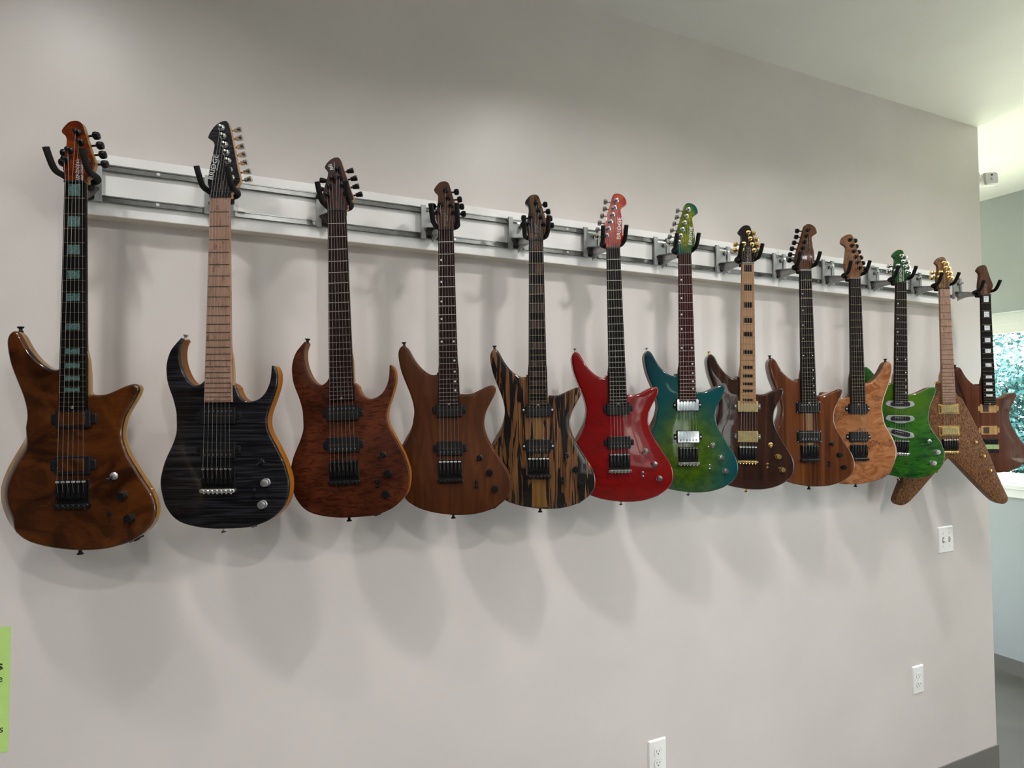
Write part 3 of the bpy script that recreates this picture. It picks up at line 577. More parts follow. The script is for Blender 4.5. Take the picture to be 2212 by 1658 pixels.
def humbucker(g, z, kind, w7=0.0, zrow=-1, slant=0.0):
    z += ZS; W = .071 + w7; H = .0385; nm = 'pickup'; n = 7 if w7 else 6
    if kind in ('black', 'open', 'chrome', 'gold'):
        ear = MB().box((-W / 2 - .011, .0085, z - .0095), (W / 2 + .011, .0122, z + .0095), .003)
        earm = {'black': BLKM, 'open': BLKM, 'chrome': BLKM, 'gold': GUNM}[kind]
        p = obj('pickup', MB().box((-W / 2, .0042, z - H / 2), (W / 2, .0125, z + H / 2), .0022), {'black': BLKM, 'open': BLKM, 'chrome': CHRP, 'gold': GLDP}[kind], g)
        obj('mounting_ears', ear, earm, p)
        if kind in ('chrome',): obj('pickup_frame', MB().box((-W / 2 - .0018, .0060, z - H / 2 - .0018), (W / 2 + .0018, .0124, z + H / 2 + .0018), .003), BLKM, p)
        for sx in (-1, 1):
            obj('screw', MB().lathe((sx * (W / 2 + .0065), .0086, z), (0, -1, 0), [(0, .0032), (.0006, .0030), (.001, .001)], 10), STL if kind != 'black' else BLK, p)
        for k in range(n):
            x = (k - (n - 1) / 2) * .0102
            obj('pole_piece', MB().lathe((x, .0043, z + zrow * .0105), (0, -1, 0), [(0, .0024), (.0004, .0022), (.0006, .0008)], 8), GUNM if kind != 'gold' else GOLD, p)
        if kind in ('black', 'open'):
            obj('bobbin_slot', MB().box((-W / 2 + .004, .0040, z - .0007), (W / 2 - .004, .0046, z + .0007)), CAVD, p)
    elif kind == 'wood':
        p = obj('pickup', MB().box((-W / 2, .0052, z - H / 2), (W / 2, .0125, z + H / 2), .002), BLKM, g)
        obj('wood_cover', MB().box((-W / 2 + .006, .0036, z - H / 2 + .0055), (W / 2 - .010, .006, z + H / 2 - .0055), .002), KOA, p)
        obj('mounting_ears', MB().box((-W / 2 - .011, .0085, z - .011), (W / 2 + .011, .0122, z + .011), .003), BLKM, p)
    elif kind in ('ring', 'goldring'):
        fm, cm = (GUNM, BLKM) if kind == 'ring' else (GOLD, GLDP)
        p = obj('pickup', MB().box((-.045, .0088, z - .0215), (.045, .0125, z + .0215), .003), BLK if kind == 'ring' else GOLD, g)
        obj('pickup_rim', MB().box((-.0365, .0052, z - .0165), (.0365, .0095, z + .0165), .0015), fm, p)
        obj('pickup_cover', MB().box((-.0345, .0042, z - .0148), (.0345, .0085, z + .0148), .0015), cm if kind == 'goldring' else BLKM, p)
        for k in range(6):
            obj('pole_piece', MB().lathe(((k - 2.5) * .0102, .0043, z + zrow * .0085), (0, -1, 0), [(0, .0022), (.0004, .002), (.0006, .0008)], 8), STL if kind == 'ring' else GOLD, p)
        for sx in (-1, 1):
            for sz in (-1, 1):
                obj('screw', MB().lathe((sx * .0415, .0089, z + sz * .018), (0, -1, 0), [(0, .002), (.0006, .0018), (.0008, .0006)], 8), STL if kind == 'ring' else GOLD, p)
    elif kind == 'single':
        pts = [(-.058, .002), (-.052, .0095), (-.040, .0135), (.040, .0135), (.052, .0095), (.058, .002), (.054, -.006), (.030, -.014), (.012, -.018), (-.012, -.018), (-.030, -.014), (-.054, -.006)]
        o = catmull([Vector(q) for q in pts], 3)
        p = obj('pickup_ring', MB().prism([(q.x, q.y + z) for q in o], .0095, .0125), ALU, g)
        if slant: p.matrix_local = Matrix.Translation((0, 0, z)) @ Matrix.Rotation(slant, 4, 'Y') @ Matrix.Translation((0, 0, -z))
        q2 = rrect(-.038, .038, z - .0085, z + .0095, .009, 5)
        obj('pickup', MB().prism(q2, .0050, .0100), BLKM, p)
        obj('blade', MB().box((-.024, .0046, z + .002), (.010, .0052, z + .0035)), STL, p)
        for sx in (-1, 1):
            obj('screw', MB().lathe((sx * .047, .0096, z + .001), (0, -1, 0), [(0, .0030), (.0008, .0028), (.001, .001)], 10), STL, p)
    elif kind == 'cavity':
        p = obj('pickup_cavity', MB().box((-.037, .0113, z - .0195), (.037, .0125, z + .0195), .002), CAV, g)
        obj('cavity_ear', MB().box((.037, .0114, z - .012), (.047, .0125, z + .012), .003), CAV, p)
        obj('cavity_ear', MB().box((-.047, .0114, z - .012), (-.037, .0125, z + .012), .003), CAV, p)
        obj('wire_recess', MB().box((-.026, .0109, z - .0145), (.000, .0115, z + .0135)), CAVD, p)
def build_bridge(g, sb, n, base=BLK, lip=BLK, sad=BLK, tip=STL):
    W = sb / 2 + .0062; z = ZS
    b = obj('bridge', MB().box((-W, .0096, z - .050), (W, .0124, z + .006), .0015), base, g)
    obj('bridge_lip', MB().box((-W - .0035, .0015, z - .0535), (W + .0035, .0122, z - .0445), .003), lip, b)
    for k in range(n):
        x = -sb / 2 + sb * k / (n - 1); hw = .0042
        s = obj('saddle', MB().box((x - hw, .0018, z - .034), (x - .0012, .0100, z + .004)).box((x + .0012, .0018, z - .034), (x + hw, .0100, z + .004)).box((x - hw, .0060, z - .036), (x + hw, .0100, z - .002))
                .box((x - hw, .0016, z - .030), (x + hw, .006, z - .020)), sad, b, False)
        obj('string_roller', MB().tube([(x - hw * .9, .0022, z + .002), (x + hw * .9, .0022, z + .002)], .0024, 8), tip, s)
        obj('string_clamp', MB().lathe((x, .0050, z - .0495), (0, -1, 0), [(0, .0036), (.004, .0034), (.0052, .002)], 8).tube([(x, .006, z - .050), (x, .006, z - .0565)], .0025, 8), lip if lip is not BLK else BLK, s)
    return b
def knob(g, x, z, mat, r=.009, h=.013, capm=None):
    k = obj('knob', MB().lathe((x, .0122, z), (0, -1, 0), [(0, r * 1.02), (h * .1, r * 1.02), (h * .15, r * .96), (h * .9, r * .94), (h, r * .86), (h + .0002, r * .5)], 20), mat, g)
    if capm: obj('knob_cap', MB().lathe((x, .0122 - h, z), (0, -1, 0), [(0, r * .80), (.0008, r * .78), (.0014, r * .5)], 18), capm, k)
def toggle(g, x, z, mat, lever, nut=True):
    t = obj('toggle_switch', MB().lathe((x, .0122, z), (0, -1, 0), [(0, .0085), (.0015, .0082), (.0035, .0058), (.0065, .0050), (.0068, .003)], 16), mat, g)
    obj('toggle_lever', MB().tube([(x, .007, z), (x - .004, -.002, z - .0045), (x - .0055, -.0055, z - .0065)], [.0018, .0024, .0034], 8), lever, t)
def mini(g, x, z, mat):
    t = obj('mini_switch', MB().lathe((x, .0122, z), (0, -1, 0), [(0, .0052), (.0015, .0050), (.0030, .0040), (.0032, .0022)], 12), mat, g)
    obj('switch_tip', MB().lathe((x, .0092, z), (0, -1, -.2), [(0, .0018), (.004, .0022), (.005, .0012)], 8), BLK, t)
def strap(g, x, z, dx, dz, mat, y=.032):
    obj('strap_button', MB().lathe((x, y, z), (dx, 0, dz), [(0, .0055), (.002, .0050), (.005, .0034), (.008, .0036), (.0105, .0068), (.0125, .0068), (.013, .004)], 14), mat, g)
def jack(g, x, z, ang, mat):
    c, s = math.cos(ang), math.sin(ang)
    m = MB()
    for a, b in ((0, .003),):
        q = [(-.013, -.010), (.013, -.010), (.013, .010), (-.013, .010)]
        ring = lambda d: [(x + u * c + d * s, .035 + v * .7, z + u * s - d * c) for u, v in q]
        m.loft([ring(-.004), ring(.0025)])
    m.tube([(x + .002 * s, .035, z - .002 * c), (x + .0045 * s, .035, z - .0045 * c)], .006, 10)
    obj('output_jack', m, mat, g)
# ------------------------------------------------------------------ guitars on their hangers
P_OFF = 0.19
GROUP_G = 'electric guitars hanging in a row'
def place(nut, sad, yaw=0.0):
    a = TH + math.radians(yaw)                  # yaw>0 turns the face away from the photographer's axis towards the right
    n = Vector((math.sin(TH - math.radians(yaw)), math.cos(TH - math.radians(yaw)), 0)); xr_ = Vector((n.y, -n.x, 0))
    pn = ony(nut[0], nut[1], -P_OFF); ps = on_plane(sad[0], sad[1], pn, n)
    v = pn - ps; s = v.length / L; zax = v.normalized(); xax = n.cross(zax) * -1
    xax = (xr_ - zax * xr_.dot(zax)).normalized(); yax = zax.cross(xax)
    m = Matrix.Identity(4)
    for i in range(3):
        m[i][0] = xax[i]; m[i][1] = yax[i]; m[i][2] = zax[i]
    org = ps - zax * ZS * s
    for i in range(3): m[i][3] = org[i]
    return m @ Matrix.Scale(s, 4), pn
HANG = []
def guitar(nut, sad, label, yaw=0.0, shape='A', top=None, back=None, neck=MNEK, board=EBO, fretm=NICK, head='A', face=None, hside=None,
           hw=BLK, peg='oval', mirror=False, hmirror=False, strings=6, pk=(('black', .1446), ('black', .039)), wn=.0420, we=.0555, ctl='std', knobm=BLK, kcap=None,
           minim=BLK, lip=BLK, tip=STL, base=BLK, sad_m=BLK, strapm=BLK, nutm=BLK, bevel=.010, bdep=.020, T=None, rb=.006, inlay=None, logo=None, holes=False, nostr=False, htop=(-.126, .326)):
    mw, pn = place(nut, sad, yaw)
    g = empty('electric_guitar', (0, 0, 0)); g.matrix_world = mw
    tag(g, label, 'guitar', GROUP_G)
    out = {'A': OUT_A, 'B': OUT_B, 'C': OUT_C, 'V': OUT_V}[shape]
    build_body(g, out, top, back or top, mirror, bevel if shape in 'AC' else (.006 if shape == 'B' else 0.0), r=.006 if shape == 'A' else .004, T=T or (.043 if shape != 'V' else .036), bdep=bdep, rb=rb)
    zend = fz(24) - (.006 if shape != 'B' else .003)
    fb, wid = build_neck(g, wn, we, neck, board, zend, .225 if shape != 'V' else .24)
    build_frets(g, fb, wid, fretm)
    hd, pegs = {'A': (HD_A, PG_A), 'I': (HD_I, PG_I), '2': (HD_2, PG_2), '3': (HD_3, PG_3)}[head]
    h = build_head(g, hd, pegs, face, hside or neck, hw, hmirror, peg, holes=holes)
    build_nut(g, wn, nutm)
    s7 = strings == 7
    if not nostr: build_strings(g, strings, .035 if not s7 else .040, .0525 if not s7 else .063, pegs, hmirror)
    for q in pk: humbucker(g, q[1], q[0], .010 if s7 else 0, 1 if q[1] > .1 else -1, q[2] if len(q) > 2 else 0.0)
    build_bridge(g, .0525 if not s7 else .063, strings, base, lip, sad_m, tip)
    mx = -1 if mirror else 1
    if ctl == 'std':
        toggle(g, mx * .082, ZS + .011, minim, minim); knob(g, mx * .108, ZS - .030, knobm, capm=kcap); knob(g, mx * .122, ZS - .075, knobm, capm=kcap)
        mini(g, mx * .071, ZS - .056, minim); mini(g, mx * .071, ZS - .068, minim)
    elif ctl == 'g1':
        toggle(g, .082, ZS + .012, STL, BLK); knob(g, .102, ZS - .030, BLK, .0095, .017); knob(g, .118, ZS - .078, BLK, .0095, .017); mini(g, .073, ZS - .070, BLK)
    elif ctl == 'b':
        toggle(g, .100, ZS + .017, minim, minim); knob(g, .112, ZS - .031, knobm, .010, .014, kcap); knob(g, .105, ZS - .082, knobm, .010, .014, kcap)
        mini(g, .083, ZS - .049, minim); mini(g, .083, ZS - .062, minim)
    elif ctl == 'c':
        toggle(g, .120, ZS + .004, STL, BLK); knob(g, .147, ZS - .039, ALU, .0105, .014, ALU); knob(g, .131, ZS - .083, ALU, .0105, .014, ALU)
    elif ctl == 'v':
        for q in ((.106, -.008, GOLD), (.137, -.068, GOLD), (.162, -.129, GOLD)):
            knob(g, q[0], ZS + q[1], q[2], .0075 if q[1] < -.02 else .006, .010, GOLD)
    elif ctl == 'holes':
        for q in ((.076, .012, .0065), (.103, -.028, .0055), (.118, -.072, .0055), (.066, -.054, .0032), (.066, -.065, .0032)):
            obj('control_hole', MB().lathe((q[0], .0117, ZS + q[1]), (0, 1, 0), [(0, q[2]), (.001, q[2])], 14), CAVD, g)
    tips = {'A': (-.126, .326, -.25, 1), 'B': (-.092, .310, .35, 1), 'C': (-.139, .300, -.1, 1)}
    if shape in tips:
        tx, tz, dx, dz = tips[shape]; strap(g, mx * tx, ZS + tz - .001, mx * dx * .3, dz, strapm, .036 if shape != 'B' else .030)
        strap(g, .004 * mx, ZS - (.1445 if shape == 'A' else .1385 if shape == 'B' else .1445), 0, -1, strapm)
        jack(g, mx * (.118 if shape != 'B' else .072), ZS - (.1275 if shape != 'B' else .1355), mx * .42 if shape != 'B' else .08, BLK if hw is BLK else hw)
    else:
        strap(g, -.052, ZS - .125, .6, -1, strapm); strap(g, -.026, ZS + .243, -1, .2, strapm)
    if inlay: inlay(g, fb, wid)
    if logo: logo(g, h)
    # small maker's mark at the end of the fingerboard
    text('end_inlay', 'G', .0085, LOGOW if board is not MAPL and board is not MAPB else LOGOK, fb, tmat(0, .0029, zend + .0045, False))
    HANG.append((g, mw, pn, label))
    return g
def bridge_logo(mat, x, z, size=.0165, small=True, bar=False, rot=0.0, sx=1.12, smat=None, word=True):
    def f(g, h):
        m1 = tmat(x, .0074, ZN + z, True, sx, rot)
        text('logo', 'BRIDGE', size, mat, h, m1)
        obj('logo_line', MB().box((-.0004, .0072, -.016), (.0004, .0078, .016)), mat, h, False).location = (x - .0004, 0, ZN + z + .012)
        if small:
            m2 = tmat(x + size * .62, .0074, ZN + z + .004, True, 1.25, rot); text('logo_small', 'GUITARS', size * .30, smat or mat, h, m2)
        if bar:
            obj('logo_bar', MB().box((-.0009, .0072, -.024), (.0009, .0077, .024)), mat, h, False).location = (x + size * .62, 0, ZN + z)
    return f
def monogram(mat, x, z, s, vertical):
    def f(g, h):
        e = text('logo', 'B', s, mat, h, tmat(x, .0074, ZN + z, vertical, 1.25))
        m = tmat(x + (s * .30 if not vertical else -s * .28), .0074, ZN + z + (s * .55 if vertical else 0), vertical, 1.25)
        if not vertical: m = tmat(x + s * .62, .0074, ZN + z, False, 1.25)
        else: m = tmat(x - s * .25, .0074, ZN + z + s * .62, True, 1.25)
        text('logo', 'B', s, mat, h, m)
        if vertical: obj('logo_bar', MB().box((x + s * .50, .0072, ZN + z - s * .5), (x + s * .56, .0077, ZN + z + s * 1.3)), mat, h, False)
        else: obj('logo_bar', MB().box((x + s * 1.15, .0072, ZN + z - s * .6), (x + s * 1.21, .0077, ZN + z + s * .55)), mat, h, False)
    return f
def script_logo(x0, x1, z0, z1, mat, two=True):
    def f(g, h):
        rnd = random.Random(3)
        for (xa, amp) in (((x0, .0052), (x1, .0024)) if two else ((x0, .005),)):
            pth = []
            n = 46
            for k in range(n):
                t = k / (n - 1)
                pth.append((xa + amp * math.sin(k * 2.1) * (0.6 + .4 * rnd.random()) - .004 * t * 0, .0073, ZN + z0 + (z1 - z0) * t + .0022 * math.sin(k * 3.7)))
            obj('logo', MB().tube(pth, .00085, 4), mat, h)
    return f
def hor_bars(g, fb, wid): pass
# 1 koa
guitar((159.5, 391), (151.5, 1043), 'glossy reddish brown koa guitar with abalone block inlays and tan back', yaw=5, T=.031, rb=.008, bevel=.024, bdep=.018, top=KOA, back=TAN, board=EBO, fretm=GFRT, face=KOAH, hside=TAN,
       neck=TAN, pk=(('wood', .136), ('wood', .037)), ctl='g1', minim=BLK,
       inlay=lambda g, fb, wid: inlay_block(fb, (1, 3, 5, 7, 9, 12, 15, 17, 19, 21), ABAL, .56, .72, wid),
       logo=script_logo(.003, .0125, .004, .050, LOGOW))
# 2 charcoal
def g2logo(g, h):
    bridge_logo(LOGOW, -.0165, .073, .0165, True, False, .21, 1.12)(g, h)
    obj('truss_rod_slot', MB().box((.0015, .0074, ZN + .006), (.0065, .0079, ZN + .040)), CAVD, h, False)
guitar((472.8, 423.6), (467.4, 1015), 'charcoal black flamed guitar with pale maple fingerboard and orange sides', shape='B', top=CHAR, back=ORNG, neck=MNEK, board=MAPB, fretm=GUNM,
       head='2', face=CHARH, hside=MNEK, hw=CHR, peg='barrel', strings=7, pk=(('black', .127), ('black', .046)), wn=.0455, we=.0640, ctl='b', knobm=ALU, kcap=ALU, minim=BLK,
       lip=ALU, tip=CHR, strapm=CHR, logo=g2logo)
# 3 brown quilt
def g3logo(g, h):
    monogram(LOGOW, -.0105, .1085, .0125, True)(g, h)
    obj('truss_rod_slot', MB().box((-.003, .0074, ZN + .004), (.003, .0079, ZN + .024)), MAHO, h, False)
guitar((726, 451.4), (740.5, 1000), 'brown quilted guitar with two long horns and dark purple brown headstock', shape='B', top=QUIL, back=ORNG, neck=MNEK, board=ROSE, head='3', face=QHED, hside=MNEK,
       hw=BLK, peg='barrel', strings=7, pk=(('black', .127), ('black', .046)), wn=.0460, we=.0625, ctl='b', tip=BLK, logo=g3logo)
# 4 walnut
guitar((962.6, 493.5), (971.6, 999), 'matte walnut brown guitar with dot inlays and black hardware', top=WALN, back=MAHO, neck=BNEK, board=ROSE, face=WALH, hside=WALH,
       inlay=lambda g, fb, wid: inlay_dot(fb, WDOT, wid), logo=bridge_logo(LOGOG, -.002, .028, .0105, True, False, 0, 1.1, LOGOW))
# 5 black and tan ebony
def g5i(g, fb, wid):
    inlay_block(fb, (1, 3, 5, 7, 9, 12, 15, 17, 19, 21, 24), MOONB, .80, .82, wid)
    pts = [(-.028, ZS + .124), (.021, ZS + .124), (.013, ZS + .104), (.011, ZS + .060), (-.014, ZS + .060), (-.017, ZS + .104)]
    obj('centre_strip', MB().prism(pts, .0116, .0125), MOONC, g, False)
    pts = [(-.014, ZS - .056), (.014, ZS - .056), (.020, ZS - .105), (.026, ZS - .1400), (-.020, ZS - .1380), (-.018, ZS - .105)]
    obj('centre_strip', MB().prism(pts, .0116, .0125), MOONC, g, False)
guitar((1158, 516.4), (1163.7, 992.5), 'glossy guitar of black streaked tan ebony with black knobs', top=MOON, back=NATB, neck=BNEK, board=EBO, fretm=GFRT, face=MOON, hside=NATB,
       pk=(('open', .1446), ('open', .039)), inlay=g5i, logo=bridge_logo(LOGOG, .001, .026, .012, True))
# 6 red
guitar((1325.2, 534.3), (1339.2, 983.3), 'glossy bright red quilted guitar with chrome knobs', top=RED, back=NATB, neck=BNEK, board=EBO, head='I', face=REDH, hside=REDH, hw=CHR,
       knobm=CHR, minim=CHR, lip=CHR, tip=CHR, strapm=CHR, logo=bridge_logo(LOGOW, .0215, .062, .0175, True, True, .07, 1.2))
# 7 teal
guitar((1480.3, 547.7), (1488.4, 969), 'glossy teal and green burst guitar with chrome pickups', top=TEAL, back=MAHO, neck=BNEK, board=PURP, head='I', face=TEALH, hside=TEALH, hw=CHR,
       pk=(('chrome', .1446), ('chrome', .039)), knobm=CHR, minim=CHR, lip=CHR, tip=CHR, strapm=CHR,
       inlay=lambda g, fb, wid: inlay_dot(fb, WDOT, wid), logo=bridge_logo(LOGOW, .0215, .062, .0155, True, False, .07, 1.2))
# 8 dark rosewood, gold
guitar((1616.5, 567.6), (1616.6, 967), 'glossy dark brown guitar with gold pickups and maple fingerboard with dark blocks', top=ZIRI, back=ZIRI, neck=MNEK, board=MAPL, fretm=GFRT, face=ZIRH, hside=ZIRH, hw=GOLD,
       pk=(('gold', .1446), ('gold', .039)), knobm=GOLD, minim=GOLD, lip=GOLD, tip=STL, strapm=GOLD, nutm=GUNM,
       inlay=lambda g, fb, wid: inlay_block(fb, (1, 3, 5, 7, 9, 12, 15, 17, 19, 21, 24), ZIRH, .64, .66, wid), logo=bridge_logo(LOGOG, .002, .031, .0150, True, True))
# 9 striped
def g9i(g, fb, wid):
    inlay_dot(fb, WDOT, wid, .0022)
    obj('centre_strip', MB().box((-.008, .0116, ZS + .060), (.0155, .0125, ZS + .122)), CSTR, g, False)
    obj('centre_strip', MB().box((-.006, .0116, ZS + .004), (.0155, .0125, ZS + .018)), CSTR, g, False)
guitar((1741.3, 583), (1751.4, 965), 'glossy striped brown guitar with pale centre strip and black ringed pickups', top=STRP, back=STRP, neck=STRH, board=EBO, fretm=GFRT, head='I', face=STRH, hside=STRH, hw=BLK,
       pk=(('ring', .1446), ('ring', .037)), tip=BLK, nutm=GUNM, inlay=g9i, logo=script_logo(.018, .0285, .030, .105, SILV))
# 10 burl, left handed
guitar((1848.6, 600.4), (1858, 964), 'glossy left handed tan burl guitar with knotty dark eyes', top=BURL, back=MAHO, neck=BNEK, board=DKRW, fretm=GFRT, head='I', hmirror=True, mirror=True, face=BURH, hside=BURH, hw=BLK,
       pk=(('open', .1446), ('open', .037)), tip=BLK, ctl='std', nutm=GUNM, logo=bridge_logo(LOGOK, -.0215, .062, .0165, True, False, -.07, 1.2))
# 11 green
guitar((1948.2, 609.5), (1948, 953.7), 'bright green quilted guitar with three single coil pickups and silver knobs', shape='C', top=GREN, back=MAHO, neck=MNEK, board=DKRW, face=GREH, hside=GREH, hw=CHR,
       pk=(('single', .152), ('single', .093), ('single', .034, .20)), ctl='c', lip=CHR, tip=CHR, strapm=CHR, inlay=lambda g, fb, wid: inlay_dot(fb, WDOT, wid),
       logo=bridge_logo(LOGOW, .000, .031, .0165, False, True))
# 12 V
guitar((2042, 622), (2055.3, 951), 'brown V shaped guitar with two pointed wings and gold pickups', shape='V', top=VTOP, back=VTOP, neck=MNEK, board=MAPB, fretm=GUNM, face=VHED, hside=VHED, hw=GOLD,
       pk=(('goldring', .133), ('goldring', .040)), ctl='v', lip=GOLD, tip=CHR, strapm=GOLD, inlay=lambda g, fb, wid: inlay_dot(fb, DDOT, wid, .003), logo=monogram(LOGOK, -.0185, .118, .0135, False))
# 13 unfinished
def g13i(g, fb, wid):
    inlay_block(fb, (1, 3, 5, 7, 9, 12, 15, 17, 19, 21), PERL, .52, .74, wid)
    obj('masking_tape', MB().box((-.031, -.0005, ZS - .040), (.032, .0020, ZS - .020)), TAPE, g, False, 'strip of pale green masking tape')
guitar((2131, 636.5), (2142, 950), 'unfinished brown guitar without strings or pickups and with green tape on the bridge', top=UNFI, back=UNFI, neck=BNEK, board=EBO, fretm=GFRT, face=UNFH, hside=UNFH,
       pk=(('cavity', .140), ('cavity', .043)), ctl='holes', holes=True, nostr=True, tip=BLK, nutm=CAVD, inlay=g13i, logo=bridge_logo(LOGOG, .001, .028, .0115, False, True))
# ------------------------------------------------------------------ hangers
WHO = ['koa', 'charcoal black', 'brown quilted', 'matte walnut', 'black streaked tan ebony', 'bright red', 'teal', 'gold trimmed dark brown', 'striped brown', 'left handed burl', 'green', 'V shaped', 'unfinished stringless']
HANG.sort(key=lambda q: q[2].x)
ZP = (RZ[0] + RZ[1]) / 2
def hanger(g, mw, pn, who):
    p0 = Vector((pn.x, BF - .012, ZP)); r = empty('guitar_hanger', p0)
    tag(r, 'steel rail hanger with black padded fork holding the ' + who + ' guitar', 'hanger', 'guitar hangers on the rails')
    y = 0.0
    # H shaped plate in front of the rails
    side = [(.0335, .050), (.0345, .040), (.030, .018), (.0285, 0), (.030, -.018), (.0345, -.040), (.0335, -.050)]
    pl = [(.0185, .050)] + side + [(.0185, -.050), (.0185, -.037), (-.0185, -.037), (-.0185, -.050)] + [(-x, z) for x, z in reversed(side)] + [(-.0185, .050), (-.0185, .037), (.0185, .037)]
    br = obj('bracket_plate', MB().prism(pl, y - .003, y + .0005), ZINC, r, False)
    for z in (.0335, -.0335):
        obj('rail_hook', MB().box((-.0175, y - .0042, z - .0022), (.0175, y + .0004, z + .0022)), CHR, br, False)
    for sx in (-1, 1):
        obj('side_flange', MB().box((sx * .0335, y - .007, -.049), (sx * .0195, y - .003, .049)), ZINC, br, False)
    obj('peg_screw', MB().lathe((.008, y - .003, .021), (0, -1, .12), [(0, .0035), (.010, .0035), (.0102, .0062), (.022, .0062), (.0225, .005)], 14), CHR, br)
    obj('peg_nut', MB().lathe((.008, y - .003, .021), (0, -1, 0), [(0, .0075), (.004, .0075), (.0042, .004)], 6), GUNM, br)
    # arm to the swivel behind the nut
    e = (mw @ Vector((0, .050, ZN + .010))) - p0
    s = Vector((0, y - .003, -.026))
    d = e - s
    m = MB(); hw = .0035
    for (a, b, c, f) in ((0, 1, .010, .008),):
        A = s + d * a; B = s + d * b
        m.add([(A.x - hw, A.y, A.z - c), (A.x + hw, A.y, A.z - c), (A.x + hw, A.y, A.z + c), (A.x - hw, A.y, A.z + c),
               (B.x - hw, B.y, B.z - f), (B.x + hw, B.y, B.z - f), (B.x + hw, B.y, B.z + f), (B.x - hw, B.y, B.z + f)],
              [(0, 1, 2, 3), (4, 5, 6, 7), (0, 1, 5, 4), (1, 2, 6, 5), (2, 3, 7, 6), (3, 0, 4, 7)])
    # top flange
    A = s + Vector((0, 0, .010)); B = s + d + Vector((0, 0, .008))
    m.add([(A.x - .020, A.y, A.z), (A.x + .020, A.y, A.z), (B.x + .010, B.y, B.z), (B.x - .010, B.y, B.z), (A.x - .020, A.y, A.z + .002), (A.x + .020, A.y, A.z + .002), (B.x + .010, B.y, B.z + .002), (B.x - .010, B.y, B.z + .002)],
          [(0, 1, 2, 3), (4, 5, 6, 7), (0, 1, 5, 4), (1, 2, 6, 5), (2, 3, 7, 6), (3, 0, 4, 7)])
    arm = obj('arm', m, STL, r, False)
    # curved web under the arm
    web = []
    for k in range(9):
        t = k / 8; q = s + d * (t * .92); web.append((q.x, q.y, q.z - .009 - .024 * (1 - t) ** 2.2))
    topw = [(s + d * (k / 8 * .92) + Vector((0, 0, -.006))) for k in range(9)]
    m = MB(); ring = [tuple(v) for v in web] + [tuple(v) for v in reversed(topw)]
    m.loft([[(x - .0012, yy, z) for x, yy, z in ring], [(x + .0012, yy, z) for x, yy, z in ring]], False, False)
    nn = 9
    for off in (-.0012, .0012):
        vs = [(x + off, yy, z) for x, yy, z in web] + [(v.x + off, v.y, v.z) for v in topw]
        m.add(vs, [(k, k + 1, nn + k + 1, nn + k) for k in range(nn - 1)])
    obj('arm_web', m, STL, arm, False)
    sh = catmull([Vector(q) for q in ((-.026, -.020), (-.014, -.034), (0, -.044), (.012, -.042), (.022, -.030), (.028, -.016), (.0, -.013))], 3)
    obj('arm_foot', MB().prism([(q.x, q.y) for q in sh], y - .0085, y - .003), GUNM, arm, False)
    # swivel block and fork, turned with the guitar
    loc = lambda v: (mw @ Vector(v)) - p0
    Q = lambda l: [loc(v) for v in l]
    yk = empty  # noqa
    blk = obj('swivel_block', MB().tube(Q([(-.014, .0435, ZN + .004), (.014, .0435, ZN + .004)]), .0095, 12), FOAM, r)
    wy = .033 if True else 0
    zb = ZN + .0190
    path = [(-.0358, -.036, zb + .040), (-.0352, -.025, zb + .022), (-.0345, -.013, zb + .0065), (-.0338, -.001, zb + .0005), (-.033, .014, zb), (-.032, .030, zb - .001), (-.026, .041, zb - .003), (-.012, .0455, zb - .006)]
    full = path + [(-x, yy, z) for x, yy, z in reversed(path)]
    fl = catmull_open([Vector(v) for v in full], 4)
    obj('padded_fork', MB().tube([loc(v) for v in fl], .0068, 12), FOAM, r)
def catmull_open(P, sub):
    out = []
    for i in range(len(P) - 1):
        p0 = P[max(i - 1, 0)]; p1 = P[i]; p2 = P[i + 1]; p3 = P[min(i + 2, len(P) - 1)]
        for k in range(sub):
            t = k / sub
            out.append(0.5 * ((2 * p1) + (p2 - p0) * t + (2 * p0 - 5 * p1 + 4 * p2 - p3) * t * t + (3 * p1 - p0 - 3 * p2 + p3) * t ** 3))
    out.append(P[-1]); return out
for k, (g, mw, pn, lb) in enumerate(HANG): hanger(g, mw, pn, WHO[k])
# ------------------------------------------------------------------ wall plates, sensor camera, paper
SLOT = plain('dark_slot', (0.03, 0.03, 0.03), 0.7)
def outlet(x, z, label):
    r = empty('wall_outlet', (x, 0, z)); tag(r, label, 'outlet', 'white wall outlets')
    W, H = .0385, .0615
    obj('cover_plate', MB().loft([[(a, -.0065, b) for a, b in rrect(-W + .005, W - .005, -H + .005, H - .005, .002)], [(a, -.0055, b) for a, b in rrect(-W + .003, W - .003, -H + .003, H - .003, .003)], [(a, 0, b) for a, b in rrect(-W, W, -H, H, .003)]]), WHT, r)
    for sz in (.0195, -.0195):
        pts = [(.0165 * math.cos(a), max(-.0125, min(.0125, .0165 * math.sin(a)))) for a in [2 * math.pi * k / 32 for k in range(32)]]
        g_ = obj('gap', MB().prism([(a * 1.06, b * 1.07 + sz) for a, b in pts], -.0067, -.006), GAP, r, False)
        s = obj('socket', MB().prism([(a, b + sz) for a, b in pts], -.0085, -.006), WHT, r, False)
        for sx in (-.0062, .0062):
            obj('slot', MB().box((sx - .0009, -.0087, sz - .001), (sx + .0009, -.0080, sz + .007)), SLOT, s, False)
        obj('slot', MB().lathe((0, -.0087, sz - .0065), (0, 1, 0), [(0, .0026), (.0008, .0026)], 10), SLOT, s)
    obj('screw', MB().lathe((0, -.0060, 0), (0, -1, 0), [(0, .0032), (.0012, .003), (.0016, .001)], 10), WHT, r)
GAP = plain('plate_gap', (0.30, 0.29, 0.28), 0.6)
outlet(1.400, .531, 'white duplex wall outlet low below the red guitar')
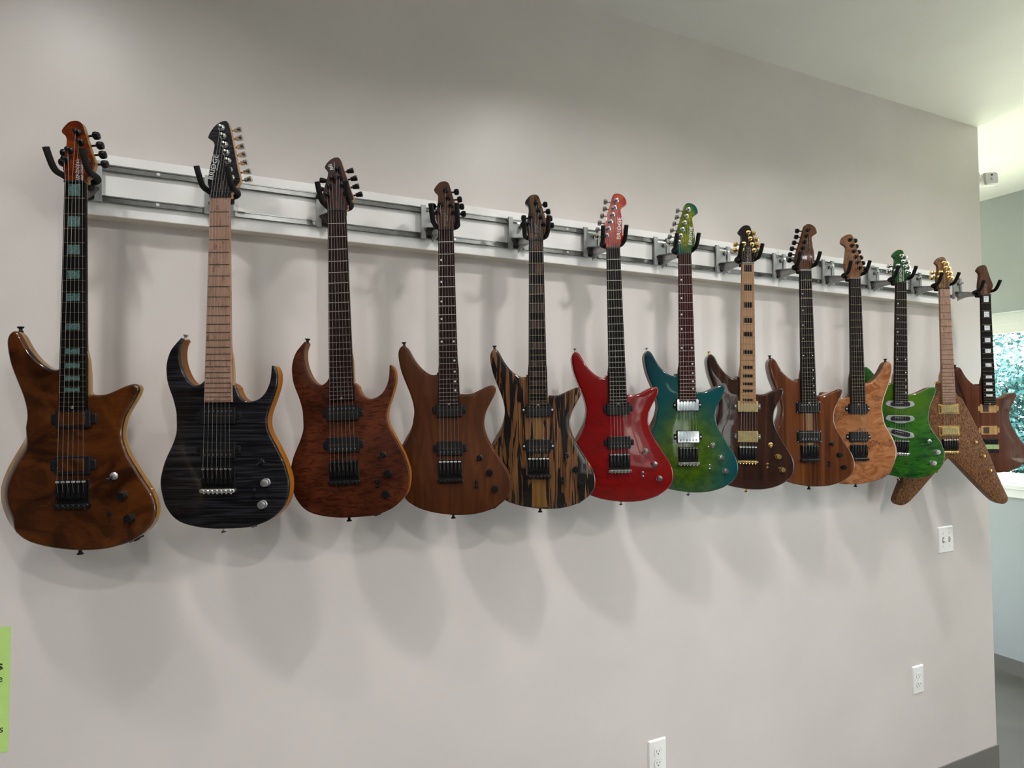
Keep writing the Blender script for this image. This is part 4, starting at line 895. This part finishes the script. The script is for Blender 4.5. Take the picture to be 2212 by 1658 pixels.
outlet(2.844, .532, 'white duplex wall outlet low below the light switch plate')
r = empty('switch_plate', (3.072, 0, 1.133)); tag(r, 'white double light switch plate on the wall under the V shaped guitar', 'switch')
obj('cover_plate', MB().loft([[(a, -.0065, b) for a, b in rrect(-.053, .053, -.056, .056, .003)], [(a, 0, b) for a, b in rrect(-.058, .058, -.061, .061, .003)]]), WHT, r)
for sx in (-.023, .023):
    obj('switch_frame', MB().box((sx - .006, -.0072, -.0125), (sx + .006, -.006, .0125)), GAP, r, False)
    obj('switch_lever', MB().tube([(sx, -.005, 0), (sx, -.018, .007 if sx > 0 else -.006)], [.0042, .0034], 8), WHT, r)
    for sz in (-.030, .030): obj('screw', MB().lathe((sx, -.0062, sz), (0, -1, 0), [(0, .003), (.001, .0028), (.0014, .001)], 10), STL, r)
# small white security camera on the end of the wall
c0 = ony(2132, 382, -.03)
r = empty('security_camera', (X1, .03, c0.z)); tag(r, 'small square white security camera at the end of the guitar wall', 'camera')
obj('corner_mount', MB().box((0, -.03, -.030), (.012, .012, .030), .006), WHT, r)
obj('mount_arm', MB().tube([(.010, -.010, -.002), (.045, -.020, 0)], [.009, .006], 10), WHT, r)
q = Matrix.Translation((.062, -.038, 0)) @ Matrix.Rotation(-TH, 4, 'Z') @ Matrix.Rotation(-.06, 4, 'Y')
b = obj('camera_body', MB().loft([[(a, -.026, z) for a, z in rrect(-.030, .030, -.026, .026, .009)], [(a, -.018, z) for a, z in rrect(-.036, .036, -.032, .032, .010)], [(a, .004, z) for a, z in rrect(-.036, .036, -.032, .032, .010)], [(a, .018, z) for a, z in rrect(-.022, .022, -.020, .020, .008)]]), WHT, r)
b.matrix_local = q
obj('lens', MB().lathe((.001, -.0268, .017), (0, 1, 0), [(0, .0048), (.0015, .0050)], 14), SLOT, b)
obj('motion_sensor', MB().lathe((.003, -.026, -.003), (0, -1, 0), [(0, .0085), (.003, .0075), (.005, .0045), (.0056, .001)], 14), WHT, b)
# green paper notice, cut by the left edge of the view
PAPER = plain('green_paper', (0.45, 0.68, 0.20), 0.8, var=0.03)
INK = plain('printed_ink', (0.02, 0.025, 0.015), 0.7)
r = empty('paper_notice', (-.545, 0, .973)); tag(r, 'bright green printed paper notice taped low on the wall', 'paper')
sheet = obj('sheet', MB().box((-.108, -.0012, 0), (.108, -.0004, .284)), PAPER, r, False)
def word(s, px, py, size, bold=False):
    p = ony(px, py, 0); t = text('printed_text', s, size, INK, sheet, tmat(p.x - r.location.x, -.0014, p.z - r.location.z, False), 'RIGHT', 0, .0006 if bold else .0)
word('s', 7.2, 1436, .030, True); word('e', 7, 1464, .024); word(')', 2.2, 1499, .028); word('ns', 8.5, 1573, .024)
pa = ony(8, 1443.3, 0)
obj('underline', MB().box((-.06, -.0016, 0), (pa.x - r.location.x, -.0012, .0014)), INK, sheet, False).location = (0, 0, pa.z - .973)
bpy.context.view_layer.update()
